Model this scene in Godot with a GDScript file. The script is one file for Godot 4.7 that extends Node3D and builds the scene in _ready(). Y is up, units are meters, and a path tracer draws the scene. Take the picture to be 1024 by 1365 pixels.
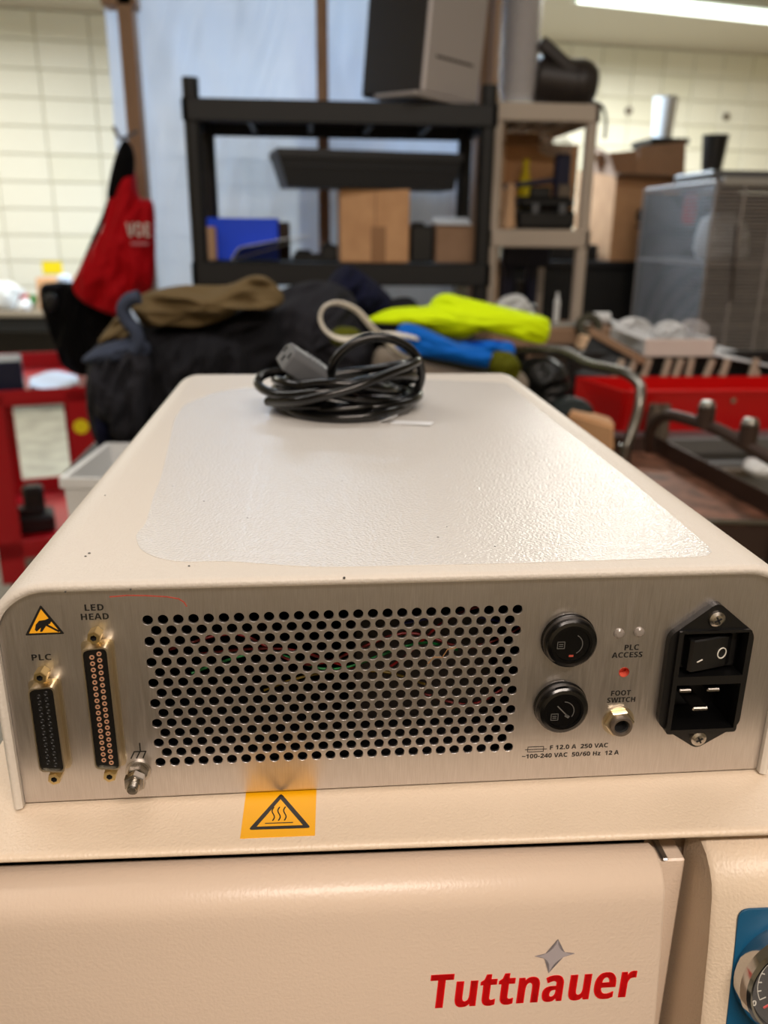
extends Node3D
# Bench-top instrument on a steriliser in a workshop. Metres, y up; the instrument's rear panel stands in the plane z = 0.

var cam: Camera3D
var used := {}
var M := {}

func _ready() -> void:
	setup_camera_and_light()
	make_materials()
	build_room()
	build_partition()
	build_instrument()
	build_autoclave()
	build_bench()
	build_cord()
	build_black_shelf()
	build_beige_shelf()
	build_right_back()
	build_right_bench()
	build_clothes()
	build_left()

# ---------------------------------------------------------------- camera, light, exposure
func setup_camera_and_light() -> void:
	cam = Camera3D.new()
	cam.name = "camera"
	var lens := CameraAttributesPhysical.new()
	lens.frustum_focal_length = 19.39
	lens.frustum_focus_distance = 0.34
	lens.exposure_aperture = 5.8
	lens.frustum_near = 0.02
	lens.frustum_far = 60.0
	add_child(cam)
	cam.attributes = lens
	cam.position = Vector3(-0.0373, 1.3299, 0.3004)
	cam.rotation_degrees = Vector3(-18.869, -5.138, 0.607)
	cam.near = 0.02
	cam.fov = 63.503
	cam.current = true
	var we := WorldEnvironment.new()
	we.name = "environment"
	var e := Environment.new()
	e.background_mode = Environment.BG_COLOR
	e.background_color = Color(0.05, 0.05, 0.055)
	e.tonemap_mode = Environment.TONE_MAPPER_LINEAR
	e.tonemap_exposure = 1.36
	e.sdfgi_enabled = true
	e.ssao_enabled = true
	e.ssil_enabled = true
	we.environment = e
	add_child(we)
	# ceiling fluorescent fittings: [centre, length, yaw, colour, energy, housing thing is built in build_room]
	for f in FITTINGS:
		var l := AreaLight3D.new()
		l.name = "tube_light"
		l.area_size = Vector2(f[1], 0.10)
		l.light_color = f[3]
		l.light_energy = f[4]
		l.area_range = 14.0
		l.area_attenuation = 2.0
		l.shadow_enabled = true
		l.position = f[0] + Vector3(0, -0.052, 0)
		l.rotation = Vector3(-PI / 2, f[2], 0)
		add_child(l, true)

var FITTINGS := [
	[Vector3(2.62, 2.80, -6.03), 1.75, 0.238, Color(1.0, 1.0, 0.965), 9.5],
	[Vector3(-2.6, 2.80, -5.2), 1.75, 0.137, Color(1.0, 0.99, 0.95), 5.6],
	[Vector3(0.3, 2.80, -4.6), 1.75, 0.137, Color(0.82, 0.91, 1.0), 13.0],
	[Vector3(0.95, 2.80, -0.9), 1.75, 0.1, Color(1.0, 0.97, 0.955), 0.85],
	[Vector3(-1.3, 2.80, -0.8), 1.75, 0.1, Color(1.0, 0.97, 0.955), 1.05],
	[Vector3(0.2, 2.80, 1.5), 1.75, 0.1, Color(1.0, 0.93, 0.875), 5.4],
]

# a pixel of the 1024 x 1365 view carried out to the plane z: used to read real positions off the photograph's layout
func at(u: float, v: float, z: float) -> Vector3:
	var d := cam.basis * Vector3((u - 512.0) / 1102.8, -(v - 682.5) / 1102.8, -1.0)
	return cam.position + d * ((z - cam.position.z) / d.z)

# ---------------------------------------------------------------- helpers
func numbered(called: String) -> String:
	if not used.has(called):
		used[called] = 0
		return called
	used[called] += 1
	return "%s_%03d" % [called, used[called]]

func thing(called: String, label: String, category: String, pos := Vector3.ZERO, turn := 0.0, group := "") -> Node3D:
	var o := Node3D.new()
	o.name = numbered(called)
	add_child(o)
	o.position = pos
	o.rotation.y = turn
	return tag(o, label, category, group)

func tag(o: Node3D, label: String, category: String, group := "") -> Node3D:
	o.set_meta("label", label)
	o.set_meta("category", category)
	if group:
		o.set_meta("group", group)
	return o

func structure(called: String, s: SurfaceTool, m: Material, label := "") -> MeshInstance3D:
	var o := part(called, s, m, self)
	o.set_meta("kind", "structure")
	o.set_meta("label", label if label else called.replace("_", " "))
	o.set_meta("category", called.split("_")[0])
	return o

# commits a SurfaceTool as one mesh; shapes are given in world places unless local
func part(called: String, s: SurfaceTool, m: Material, parent: Node3D, local := false) -> MeshInstance3D:
	s.generate_normals()
	var o := MeshInstance3D.new()
	o.mesh = s.commit()
	o.material_override = m
	o.name = numbered(called) if parent == self else called
	parent.add_child(o, true)
	if parent != self and not local:
		o.transform = parent.global_transform.affine_inverse()
	return o

# one mesh that is a whole thing
func solo(called: String, s: SurfaceTool, m: Material, label: String, category: String, group := "") -> MeshInstance3D:
	var o := part(called, s, m, self)
	tag(o, label, category, group)
	return o

func dup(o: Node3D, delta: Vector3, label := "") -> Node3D:
	var c: Node3D = o.duplicate()
	c.name = numbered(str(o.name).rstrip("0123456789_") if str(o.name).right(3).is_valid_int() else str(o.name))
	add_child(c)
	c.position = o.position + delta
	if label:
		c.set_meta("label", label)
	return c

func ns() -> SurfaceTool:
	var s := SurfaceTool.new()
	s.begin(Mesh.PRIMITIVE_TRIANGLES)
	s.set_smooth_group(-1)
	return s

func tri(s: SurfaceTool, a: Vector3, b: Vector3, c: Vector3) -> void:  # a, b, c run counter-clockwise seen from outside
	s.add_vertex(a)
	s.add_vertex(c)
	s.add_vertex(b)

func quad(s: SurfaceTool, a: Vector3, b: Vector3, c: Vector3, d: Vector3) -> void:
	tri(s, a, b, c)
	tri(s, a, c, d)

func face(s: SurfaceTool, p: Array, inside: Vector3) -> void:  # convex polygon turned away from a point inside the solid
	var mid := Vector3.ZERO
	for q in p:
		mid += q
	mid /= p.size()
	var n: Vector3 = (p[1] - p[0]).cross(p[2] - p[0])
	var flip: bool = n.dot(mid - inside) < 0
	for k in range(1, p.size() - 1):
		if flip:
			tri(s, p[0], p[k + 1], p[k])
		else:
			tri(s, p[0], p[k], p[k + 1])

# chamfered box
func bx(s: SurfaceTool, c: Vector3, size: Vector3, bev := 0.002, b := Basis()) -> SurfaceTool:
	var h := size / 2
	var e: float = min(bev, min(h.x, min(h.y, h.z)) * 0.9)
	var P := func(sx: int, sy: int, sz: int, axis: int) -> Vector3:
		var v := Vector3(sx * (h.x - (0.0 if axis == 0 else e)), sy * (h.y - (0.0 if axis == 1 else e)), sz * (h.z - (0.0 if axis == 2 else e)))
		return c + b * v
	for k in [-1, 1]:
		face(s, [P.call(k, -1, -1, 0), P.call(k, 1, -1, 0), P.call(k, 1, 1, 0), P.call(k, -1, 1, 0)], c)
		face(s, [P.call(-1, k, -1, 1), P.call(1, k, -1, 1), P.call(1, k, 1, 1), P.call(-1, k, 1, 1)], c)
		face(s, [P.call(-1, -1, k, 2), P.call(1, -1, k, 2), P.call(1, 1, k, 2), P.call(-1, 1, k, 2)], c)
		for j in [-1, 1]:
			face(s, [P.call(k, j, -1, 0), P.call(k, j, 1, 0), P.call(k, j, 1, 1), P.call(k, j, -1, 1)], c)
			face(s, [P.call(k, -1, j, 0), P.call(k, 1, j, 0), P.call(k, 1, j, 2), P.call(k, -1, j, 2)], c)
			face(s, [P.call(-1, k, j, 1), P.call(1, k, j, 1), P.call(1, k, j, 2), P.call(-1, k, j, 2)], c)
			for i in [-1, 1]:
				face(s, [P.call(k, j, i, 0), P.call(k, j, i, 1), P.call(k, j, i, 2)], c)
	return s

# box between two corners
func bb(s: SurfaceTool, a: Vector3, b: Vector3, bev := 0.002) -> SurfaceTool:
	return bx(s, (a + b) / 2, (b - a).abs(), bev)

# profile of (radius, height) pairs turned round the y axis of xf
func lathe(s: SurfaceTool, prof: Array, seg: int, xf: Transform3D, smooth := true) -> SurfaceTool:
	for k in prof.size() - 1:
		s.set_smooth_group(k + 10 if smooth else -1)
		var p: Vector2 = prof[k]
		var q: Vector2 = prof[k + 1]
		for i in seg:
			var a := TAU * i / seg
			var b := TAU * (i + 1) / seg
			var v0 := xf * Vector3(p.x * cos(a), p.y, -p.x * sin(a))
			var v1 := xf * Vector3(p.x * cos(b), p.y, -p.x * sin(b))
			var v2 := xf * Vector3(q.x * cos(b), q.y, -q.x * sin(b))
			var v3 := xf * Vector3(q.x * cos(a), q.y, -q.x * sin(a))
			if p.x > 1e-6:
				tri(s, v0, v1, v2)
			if q.x > 1e-6:
				tri(s, v0, v2, v3)
	s.set_smooth_group(-1)
	return s

func along(a: Vector3, dir: Vector3) -> Transform3D:  # y axis along dir
	var y := dir.normalized()
	var x := y.cross(Vector3(0, 0, 1) if absf(y.z) < 0.9 else Vector3(1, 0, 0)).normalized()
	return Transform3D(Basis(x, y, x.cross(y)), a)

func rod(s: SurfaceTool, a: Vector3, b: Vector3, r: float, seg := 12, r2 := -1.0) -> SurfaceTool:
	var L := (b - a).length()
	var t := r if r2 < 0 else r2
	return lathe(s, [Vector2(0, 0), Vector2(r, 0), Vector2(t, L), Vector2(0, L)], seg, along(a, b - a))

# round tube along points; flat < 1 squashes it to a strap along the given up
func tube(s: SurfaceTool, pts: Array, r: float, seg := 10, closed := false, wide := 1.0) -> SurfaceTool:
	s.set_smooth_group(1)
	var n := pts.size()
	var rings := []
	var side := Vector3.ZERO
	for k in n:
		var a: Vector3 = pts[(k - 1 + n) % n] if closed or k > 0 else pts[k]
		var b: Vector3 = pts[(k + 1) % n] if closed or k < n - 1 else pts[k]
		var t := (b - a).normalized()
		if side == Vector3.ZERO:
			side = t.cross(Vector3.UP if absf(t.y) < 0.9 else Vector3.RIGHT).normalized()
		side = (side - t * side.dot(t)).normalized()
		var up := side.cross(t)
		var ring := []
		for i in seg:
			var ang := TAU * i / seg
			ring.append(pts[k] + side * cos(ang) * r * wide + up * sin(ang) * r)
		rings.append(ring)
	for k in (n if closed else n - 1):
		for i in seg:
			var j := (i + 1) % seg
			quad(s, rings[k][i], rings[(k + 1) % n][i], rings[(k + 1) % n][j], rings[k][j])
	s.set_smooth_group(-1)
	if not closed:
		for i in range(1, seg - 1):
			tri(s, rings[0][0], rings[0][i], rings[0][i + 1])
			tri(s, rings[n - 1][0], rings[n - 1][i + 1], rings[n - 1][i])
	return s

func spline(p: Array, steps := 6, closed := false) -> Array:
	var out := []
	var n := p.size()
	for k in (n if closed else n - 1):
		var a = p[(k - 1 + n) % n] if closed or k > 0 else p[k]
		var b = p[k]
		var c = p[(k + 1) % n]
		var d = p[(k + 2) % n] if closed or k < n - 2 else c
		for i in steps:
			var t := float(i) / steps
			out.append(0.5 * (2.0 * b + (c - a) * t + (2.0 * a - 5.0 * b + 4.0 * c - d) * t * t + (3.0 * b - a - 3.0 * c + d) * t * t * t))
	if not closed:
		out.append(p[n - 1])
	return out

# polygon (counter-clockwise, xy) pushed from z0 to z1 with a chamfer on both rims, placed by xf
func extrude(s: SurfaceTool, poly: Array, z0: float, z1: float, bev := 0.0, xf := Transform3D(), soft := false) -> SurfaceTool:
	var n := poly.size()
	var area := 0.0
	for i in n:
		area += (poly[i] as Vector2).cross(poly[(i + 1) % n])
	var p := poly.duplicate()
	if area < 0:
		p.reverse()
	var inner := []
	for i in n:
		var a: Vector2 = (p[i] - p[(i - 1 + n) % n]).normalized()
		var b: Vector2 = (p[(i + 1) % n] - p[i]).normalized()
		var na := Vector2(-a.y, a.x)
		var nb := Vector2(-b.y, b.x)
		var m := (na + nb)
		m = m / maxf(0.5, m.length_squared() / 2.0)
		inner.append(p[i] + m * bev)
	var cap: Array = inner if bev > 0 else p
	var ix := Geometry2D.triangulate_polygon(PackedVector2Array(cap))
	for k in range(0, ix.size(), 3):
		var t := [cap[ix[k]], cap[ix[k + 1]], cap[ix[k + 2]]]
		if (t[1] - t[0]).cross(t[2] - t[0]) < 0:
			t.reverse()
		tri(s, xf * Vector3(t[0].x, t[0].y, z1), xf * Vector3(t[1].x, t[1].y, z1), xf * Vector3(t[2].x, t[2].y, z1))
		tri(s, xf * Vector3(t[0].x, t[0].y, z0), xf * Vector3(t[2].x, t[2].y, z0), xf * Vector3(t[1].x, t[1].y, z0))
	if soft:
		s.set_smooth_group(2)
	for i in n:
		var j := (i + 1) % n
		quad(s, xf * Vector3(p[i].x, p[i].y, z0 + bev), xf * Vector3(p[j].x, p[j].y, z0 + bev), xf * Vector3(p[j].x, p[j].y, z1 - bev), xf * Vector3(p[i].x, p[i].y, z1 - bev))
		if bev > 0:
			quad(s, xf * Vector3(p[i].x, p[i].y, z1 - bev), xf * Vector3(p[j].x, p[j].y, z1 - bev), xf * Vector3(inner[j].x, inner[j].y, z1), xf * Vector3(inner[i].x, inner[i].y, z1))
			quad(s, xf * Vector3(inner[i].x, inner[i].y, z0), xf * Vector3(inner[j].x, inner[j].y, z0), xf * Vector3(p[j].x, p[j].y, z0 + bev), xf * Vector3(p[i].x, p[i].y, z0 + bev))
	s.set_smooth_group(-1)
	return s

func rounded(p: Array, r: float, steps := 5) -> Array:  # polygon with each corner rounded
	var out := []
	var n := p.size()
	for i in n:
		var c: Vector2 = p[i]
		var a: Vector2 = (p[(i - 1 + n) % n] - c)
		var b: Vector2 = (p[(i + 1) % n] - c)
		var d: float = min(r, min(a.length(), b.length()) * 0.49)
		var a1 := c + a.normalized() * d
		var b1 := c + b.normalized() * d
		for k in steps + 1:
			var t := float(k) / steps
			out.append(a1.lerp(c, t).lerp(c.lerp(b1, t), t))
	return out

# a soft body of cloth: closed outline in pixels carried to the plane z, swollen to a thickness and creased
func cloth(uv: Array, z: float, thick: float, fold := 0.02, turn := 0.0, sd := 1, fine := 9.0) -> SurfaceTool:
	var p := []
	for q in uv:
		var w := at(q[0], q[1], z)
		p.append(Vector2(w.x, w.y))
	p = spline(p, 6, true)
	var mid := Vector2.ZERO
	for q in p:
		mid += q
	mid /= p.size()
	var noise := FastNoiseLite.new()
	noise.seed = sd
	noise.noise_type = FastNoiseLite.TYPE_SIMPLEX_SMOOTH
	noise.frequency = 1.0
	noise.fractal_octaves = 3
	var s := ns()
	s.set_smooth_group(3)
	var rings := 14
	var n := p.size()
	var dir := Vector2.from_angle(turn)
	for side in [1, -1]:
		var grid := []
		for k in rings + 1:
			var f := sin(PI / 2 * k / rings)
			var row := []
			for i in n:
				var q: Vector2 = mid + (p[i] - mid) * f
				var dome := sqrt(maxf(0.0, 1.0 - f * f))
				var l := Vector2(q.dot(dir), q.dot(Vector2(-dir.y, dir.x)))
				var crease := absf(noise.get_noise_2d(l.x * fine * 0.45, l.y * fine * 1.6 + side * 50)) * 1.8 - 0.35
				row.append(Vector3(q.x, q.y, z + side * (dome * thick / 2 - crease * fold * minf(1.0, dome * 2.0))))
			grid.append(row)
		for k in rings:
			for i in n:
				var j := (i + 1) % n
				if side > 0:
					quad(s, grid[k][i], grid[k + 1][i], grid[k + 1][j], grid[k][j])
				else:
					quad(s, grid[k][i], grid[k][j], grid[k + 1][j], grid[k + 1][i])
	s.set_smooth_group(-1)
	return s

func lettering(words: String, height: float, wide: float, xf: Transform3D, m: Material, parent: Node3D, called := "lettering", serif := false, mono := false) -> MeshInstance3D:
	var t := TextMesh.new()
	var f := SystemFont.new()
	f.font_names = PackedStringArray(["Droid Serif" if serif else "Droid Sans"])
	f.font_weight = 700
	t.font = f
	t.text = words
	t.font_size = 64
	t.pixel_size = 0.001
	t.depth = 0.003
	t.curve_step = 2.0
	t.horizontal_alignment = HORIZONTAL_ALIGNMENT_CENTER
	var size := t.get_aabb().size
	var o := MeshInstance3D.new()
	o.mesh = t
	o.material_override = m
	o.name = called
	parent.add_child(o, true)
	var k := Vector3(wide / maxf(size.x, 1e-4), height / maxf(size.y, 1e-4), 0.0002 / 0.003)
	var c := t.get_aabb().get_center()
	o.transform = xf * Transform3D(Basis.from_scale(k), Vector3(-c.x * k.x, -c.y * k.y, 0))
	return o

# ---------------------------------------------------------------- materials
func mat(c: Color, rough := 0.6, metal := 0.0, spec := 0.5) -> StandardMaterial3D:
	var m := StandardMaterial3D.new()
	m.albedo_color = c
	m.roughness = rough
	m.metallic = metal
	m.metallic_specular = spec
	return m

func noise_tex(freq: float, sd: int, size := 512, kind := FastNoiseLite.TYPE_SIMPLEX_SMOOTH, octaves := 3, lo := Color.BLACK, hi := Color.WHITE, w := 0) -> NoiseTexture2D:
	var n := FastNoiseLite.new()
	n.noise_type = kind
	n.frequency = freq
	n.seed = sd
	n.fractal_octaves = octaves
	var t := NoiseTexture2D.new()
	t.width = w if w else size
	t.height = size
	t.seamless = true
	t.noise = n
	var g := Gradient.new()
	g.set_color(0, lo)
	g.set_color(1, hi)
	t.color_ramp = g
	return t

# grain: streaks running along y of the texture
func streaks(sd: int, size: int, lo: Color, hi: Color, stretch := 24.0, freq := 0.12) -> ImageTexture:
	var n := FastNoiseLite.new()
	n.seed = sd
	n.frequency = freq
	n.fractal_octaves = 3
	var im := Image.create(size, size, false, Image.FORMAT_RGB8)
	for y in size:
		for x in size:
			var a := n.get_noise_2d(x, y / stretch)
			var b := n.get_noise_2d(x - size, y / stretch)
			var c := n.get_noise_2d(x, (y - size) / stretch)
			var d := n.get_noise_2d(x - size, (y - size) / stretch)
			var fx := float(x) / size
			var fy := float(y) / size
			var v := lerpf(lerpf(a, b, fx), lerpf(c, d, fx), fy)
			im.set_pixel(x, y, lo.lerp(hi, clampf(0.5 + v * 0.9, 0, 1)))
	return ImageTexture.create_from_image(im)

func tri_map(m: StandardMaterial3D, scale: Vector3) -> StandardMaterial3D:
	m.uv1_triplanar = true
	m.uv1_scale = scale
	return m

func make_materials() -> void:
	var orange_peel := noise_tex(0.045, 5, 512, FastNoiseLite.TYPE_SIMPLEX_SMOOTH, 2)
	var fine_cloth := noise_tex(0.09, 8, 256, FastNoiseLite.TYPE_SIMPLEX, 2)
	for k in [["powder", Color(0.815, 0.79, 0.75), 0.46], ["film", Color(0.852, 0.842, 0.825), 0.22], ["steriliser", Color(0.86, 0.79, 0.70), 0.40], ["door_paint", Color(0.84, 0.765, 0.69), 0.34]]:
		var m := tri_map(mat(k[1], k[2]), Vector3.ONE * 21.0)
		m.heightmap_enabled = true
		m.heightmap_texture = orange_peel
		m.heightmap_scale = 0.025 if k[0] == "film" else 0.010 if k[0] == "door_paint" else 0.019
		m.metallic_specular = 0.66 if k[0] == "film" else 0.5
		M[k[0]] = m
	M.powder_edge = mat(Color(0.85, 0.81, 0.76), 0.45)
	# brushed stainless: fine vertical brushing
	var br := streaks(3, 512, Color(0.765, 0.745, 0.735), Color(0.84, 0.825, 0.82), 46.0, 0.45)
	var steel := tri_map(mat(Color.WHITE, 0.36, 1.0), Vector3.ONE * 11.0)
	steel.albedo_texture = br
	steel.roughness_texture = streaks(4, 256, Color(0.75, 0.75, 0.75), Color.WHITE, 30.0, 0.3)
	steel.roughness = 0.42
	steel.heightmap_enabled = true
	steel.heightmap_texture = br
	steel.heightmap_scale = 0.0012
	M.steel = steel
	M.steel_edge = mat(Color(0.62, 0.60, 0.575), 0.35, 0.9)
	M.nickel = mat(Color(0.86, 0.81, 0.71), 0.30, 1.0)
	M.brass = mat(Color(0.88, 0.79, 0.57), 0.28, 1.0)
	M.gold = mat(Color(0.98, 0.76, 0.62), 0.35, 0.7)
	M.zinc = mat(Color(0.72, 0.70, 0.67), 0.25, 1.0)
	M.chrome = mat(Color(0.80, 0.80, 0.80), 0.12, 1.0)
	M.black_plastic = mat(Color(0.035, 0.034, 0.036), 0.38)
	M.black_gloss = mat(Color(0.018, 0.018, 0.019), 0.22)
	M.black_hole = mat(Color(0.010, 0.010, 0.010), 0.8)
	M.connector_black = mat(Color(0.025, 0.024, 0.025), 0.35)
	M.ink = mat(Color(0.035, 0.033, 0.033), 0.55)
	M.print_grey = mat(Color(0.34, 0.34, 0.33), 0.5)
	M.white_print = mat(Color(0.80, 0.79, 0.75), 0.5)
	M.yellow_label = mat(Color(0.95, 0.69, 0.04), 0.42)
	M.esd_yellow = mat(Color(0.94, 0.67, 0.12), 0.45)
	M.red_pen = mat(Color(0.66, 0.27, 0.21), 0.6)
	M.red_plug = mat(Color(0.85, 0.38, 0.30), 0.45)
	M.lens_grey = mat(Color(0.52, 0.49, 0.46), 0.12)
	M.rust_stain = mat(Color(0.60, 0.44, 0.27), 0.6)
	M.logo_red = mat(Color(0.88, 0.045, 0.07), 0.40)
	M.logo_grey = mat(Color(0.64, 0.61, 0.62), 0.4)
	M.blue_plate = mat(Color(0.0, 0.31, 0.46), 0.5)
	M.dial = mat(Color(0.05, 0.035, 0.04), 0.5)
	M.needle_red = mat(Color(0.80, 0.10, 0.05), 0.4)
	M.gauge_glass = mat(Color(1, 1, 1, 0.08), 0.03)
	M.gauge_glass.transparency = BaseMaterial3D.TRANSPARENCY_ALPHA
	M.cable = mat(Color(0.018, 0.018, 0.019), 0.22)
	M.plug = mat(Color(0.36, 0.37, 0.385), 0.42)
	M.paper = mat(Color(0.86, 0.87, 0.88), 0.7)
	M.dark_inner = mat(Color(0.07, 0.068, 0.066), 0.6, 0.3)
	M.wire_red = mat(Color(0.45, 0.05, 0.04), 0.4)
	M.wire_green = mat(Color(0.05, 0.45, 0.20), 0.4)
	M.wire_yellow = mat(Color(0.45, 0.37, 0.08), 0.4)
	M.wire_blue = mat(Color(0.06, 0.08, 0.35), 0.4)
	# room
	for k in [["wall_paint", Color(0.89, 0.88, 0.82)], ["wall_paint_light", Color(0.90, 0.89, 0.835)], ["wall_paint_dull", Color(0.88, 0.87, 0.80)]]:
		var m := tri_map(mat(k[1], 0.42), Vector3.ONE * 3.0)
		m.heightmap_enabled = true
		m.heightmap_texture = noise_tex(0.03, 21, 256)
		m.heightmap_scale = 0.08
		M[k[0]] = m
	M.mortar = mat(Color(0.84, 0.82, 0.74), 0.8)
	M.ceiling = tri_map(mat(Color(0.74, 0.71, 0.66), 0.8), Vector3.ONE * 0.6)
	M.side_wall = mat(Color(0.80, 0.74, 0.63), 0.7)
	var floor_m := tri_map(mat(Color.WHITE, 0.5), Vector3.ONE * 0.5)
	floor_m.albedo_texture = noise_tex(0.02, 31, 512, FastNoiseLite.TYPE_SIMPLEX_SMOOTH, 5, Color(0.50, 0.47, 0.41), Color(0.66, 0.63, 0.55))
	M.floor = floor_m
	for k in [["stud", 41, Color(0.52, 0.40, 0.30), Color(0.68, 0.54, 0.42)], ["stud_light", 42, Color(0.88, 0.73, 0.58), Color(0.96, 0.82, 0.67)], ["wood", 43, Color(0.76, 0.60, 0.45), Color(0.86, 0.70, 0.54)]]:
		var m := tri_map(mat(Color.WHITE, 0.65), Vector3.ONE * 4.0)
		m.albedo_texture = streaks(k[1], 256, k[2], k[3], 20.0, 0.06)
		M[k[0]] = m
	var sheet := mat(Color(0.88, 0.90, 0.94, 0.85), 0.27)
	sheet.transparency = BaseMaterial3D.TRANSPARENCY_ALPHA
	sheet.backlight_enabled = true
	sheet.backlight = Color(0.62, 0.68, 0.76)
	M.sheet = sheet
	var lit := mat(Color(0.9, 0.95, 0.9), 0.4)
	lit.emission_enabled = true
	lit.emission = Color(0.96, 1.0, 0.97)
	lit.emission_energy_multiplier = 2.2
	M.tube_lit = lit
	M.fitting = mat(Color(0.85, 0.87, 0.84), 0.4)
	# goods
	M.shelf_black = mat(Color(0.050, 0.047, 0.047), 0.55)
	M.shelf_beige = mat(Color(0.75, 0.69, 0.625), 0.6)
	var card := tri_map(mat(Color.WHITE, 0.8), Vector3.ONE * 2.0)
	card.albedo_texture = noise_tex(0.02, 51, 256, FastNoiseLite.TYPE_SIMPLEX_SMOOTH, 4, Color(0.78, 0.59, 0.42), Color(0.85, 0.66, 0.48))
	M.cardboard = card
	var card2 := tri_map(mat(Color.WHITE, 0.85), Vector3.ONE * 2.0)
	card2.albedo_texture = noise_tex(0.02, 52, 256, FastNoiseLite.TYPE_SIMPLEX_SMOOTH, 4, Color(0.56, 0.44, 0.34), Color(0.62, 0.49, 0.385))
	M.cardboard_dark = card2
	M.tape = mat(Color(0.62, 0.45, 0.31), 0.3)
	M.print_dark = mat(Color(0.20, 0.13, 0.09), 0.7)
	M.blue_bin = mat(Color(0.0, 0.31, 1.0), 0.4)
	M.trough = mat(Color(0.10, 0.105, 0.12), 0.5)
	M.grey_metal = tri_map(mat(Color(0.72, 0.69, 0.68), 0.36, 0.3), Vector3.ONE)
	M.brown_metal = mat(Color(0.155, 0.13, 0.112), 0.5, 0.2)
	var clear := mat(Color(0.88, 0.86, 0.86, 0.30), 0.28)
	clear.transparency = BaseMaterial3D.TRANSPARENCY_ALPHA
	M.clear_plastic = clear
	M.dark_can = mat(Color(0.20, 0.175, 0.165), 0.42, 0.2)
	M.yellow = mat(Color(0.95, 0.85, 0.03), 0.5)
	M.blue_dark = mat(Color(0.02, 0.045, 0.20), 0.4)
	M.black_case = mat(Color(0.03, 0.032, 0.036), 0.45)
	M.wire_grey = mat(Color(0.62, 0.59, 0.57), 0.4, 0.3)
	M.cabinet_black = mat(Color(0.045, 0.045, 0.046), 0.5)
	M.white_plastic = mat(Color(0.86, 0.87, 0.87), 0.4)
	M.red_paint = mat(Color(0.68, 0.03, 0.09), 0.32)
	M.red_tray = mat(Color(0.78, 0.025, 0.03), 0.35)
	M.tool_steel = mat(Color(0.46, 0.42, 0.38), 0.4, 0.7)
	M.tool_grip = mat(Color(0.66, 0.60, 0.53), 0.5)
	M.bench_grey = mat(Color(0.40, 0.40, 0.40), 0.45, 0.3)
	M.tube_steel = mat(Color(0.50, 0.49, 0.46), 0.3, 0.9)
	var rusty := tri_map(mat(Color.WHITE, 0.55, 0.35), Vector3.ONE * 4.0)
	rusty.albedo_texture = noise_tex(0.012, 61, 256, FastNoiseLite.TYPE_SIMPLEX_SMOOTH, 5, Color(0.30, 0.19, 0.13), Color(0.66, 0.45, 0.36))
	M.rusty = rusty
	M.rusty_dark = mat(Color(0.25, 0.19, 0.165), 0.42, 0.4)
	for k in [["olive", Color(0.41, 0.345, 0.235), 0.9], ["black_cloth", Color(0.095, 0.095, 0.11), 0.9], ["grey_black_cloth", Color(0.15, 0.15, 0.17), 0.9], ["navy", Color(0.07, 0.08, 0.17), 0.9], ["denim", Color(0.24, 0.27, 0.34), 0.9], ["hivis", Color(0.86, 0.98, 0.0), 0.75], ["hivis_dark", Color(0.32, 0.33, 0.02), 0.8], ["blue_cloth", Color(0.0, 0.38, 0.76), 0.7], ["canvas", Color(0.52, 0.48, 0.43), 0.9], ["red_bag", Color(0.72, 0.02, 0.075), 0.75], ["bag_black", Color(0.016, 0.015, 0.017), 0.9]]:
		var m := tri_map(mat(k[1], k[2], 0.0, 0.3), Vector3.ONE * 6.0)
		m.heightmap_enabled = true
		m.heightmap_texture = fine_cloth
		m.heightmap_scale = 0.05
		M[k[0]] = m
	M.webbing = mat(Color(0.93, 0.91, 0.86), 0.7)

# ---------------------------------------------------------------- the room
const H := 2.88
func wall_xf() -> Transform3D:
	return Transform3D(Basis(Vector3.UP, 0.137), Vector3(0, 0, -7.35))

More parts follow.
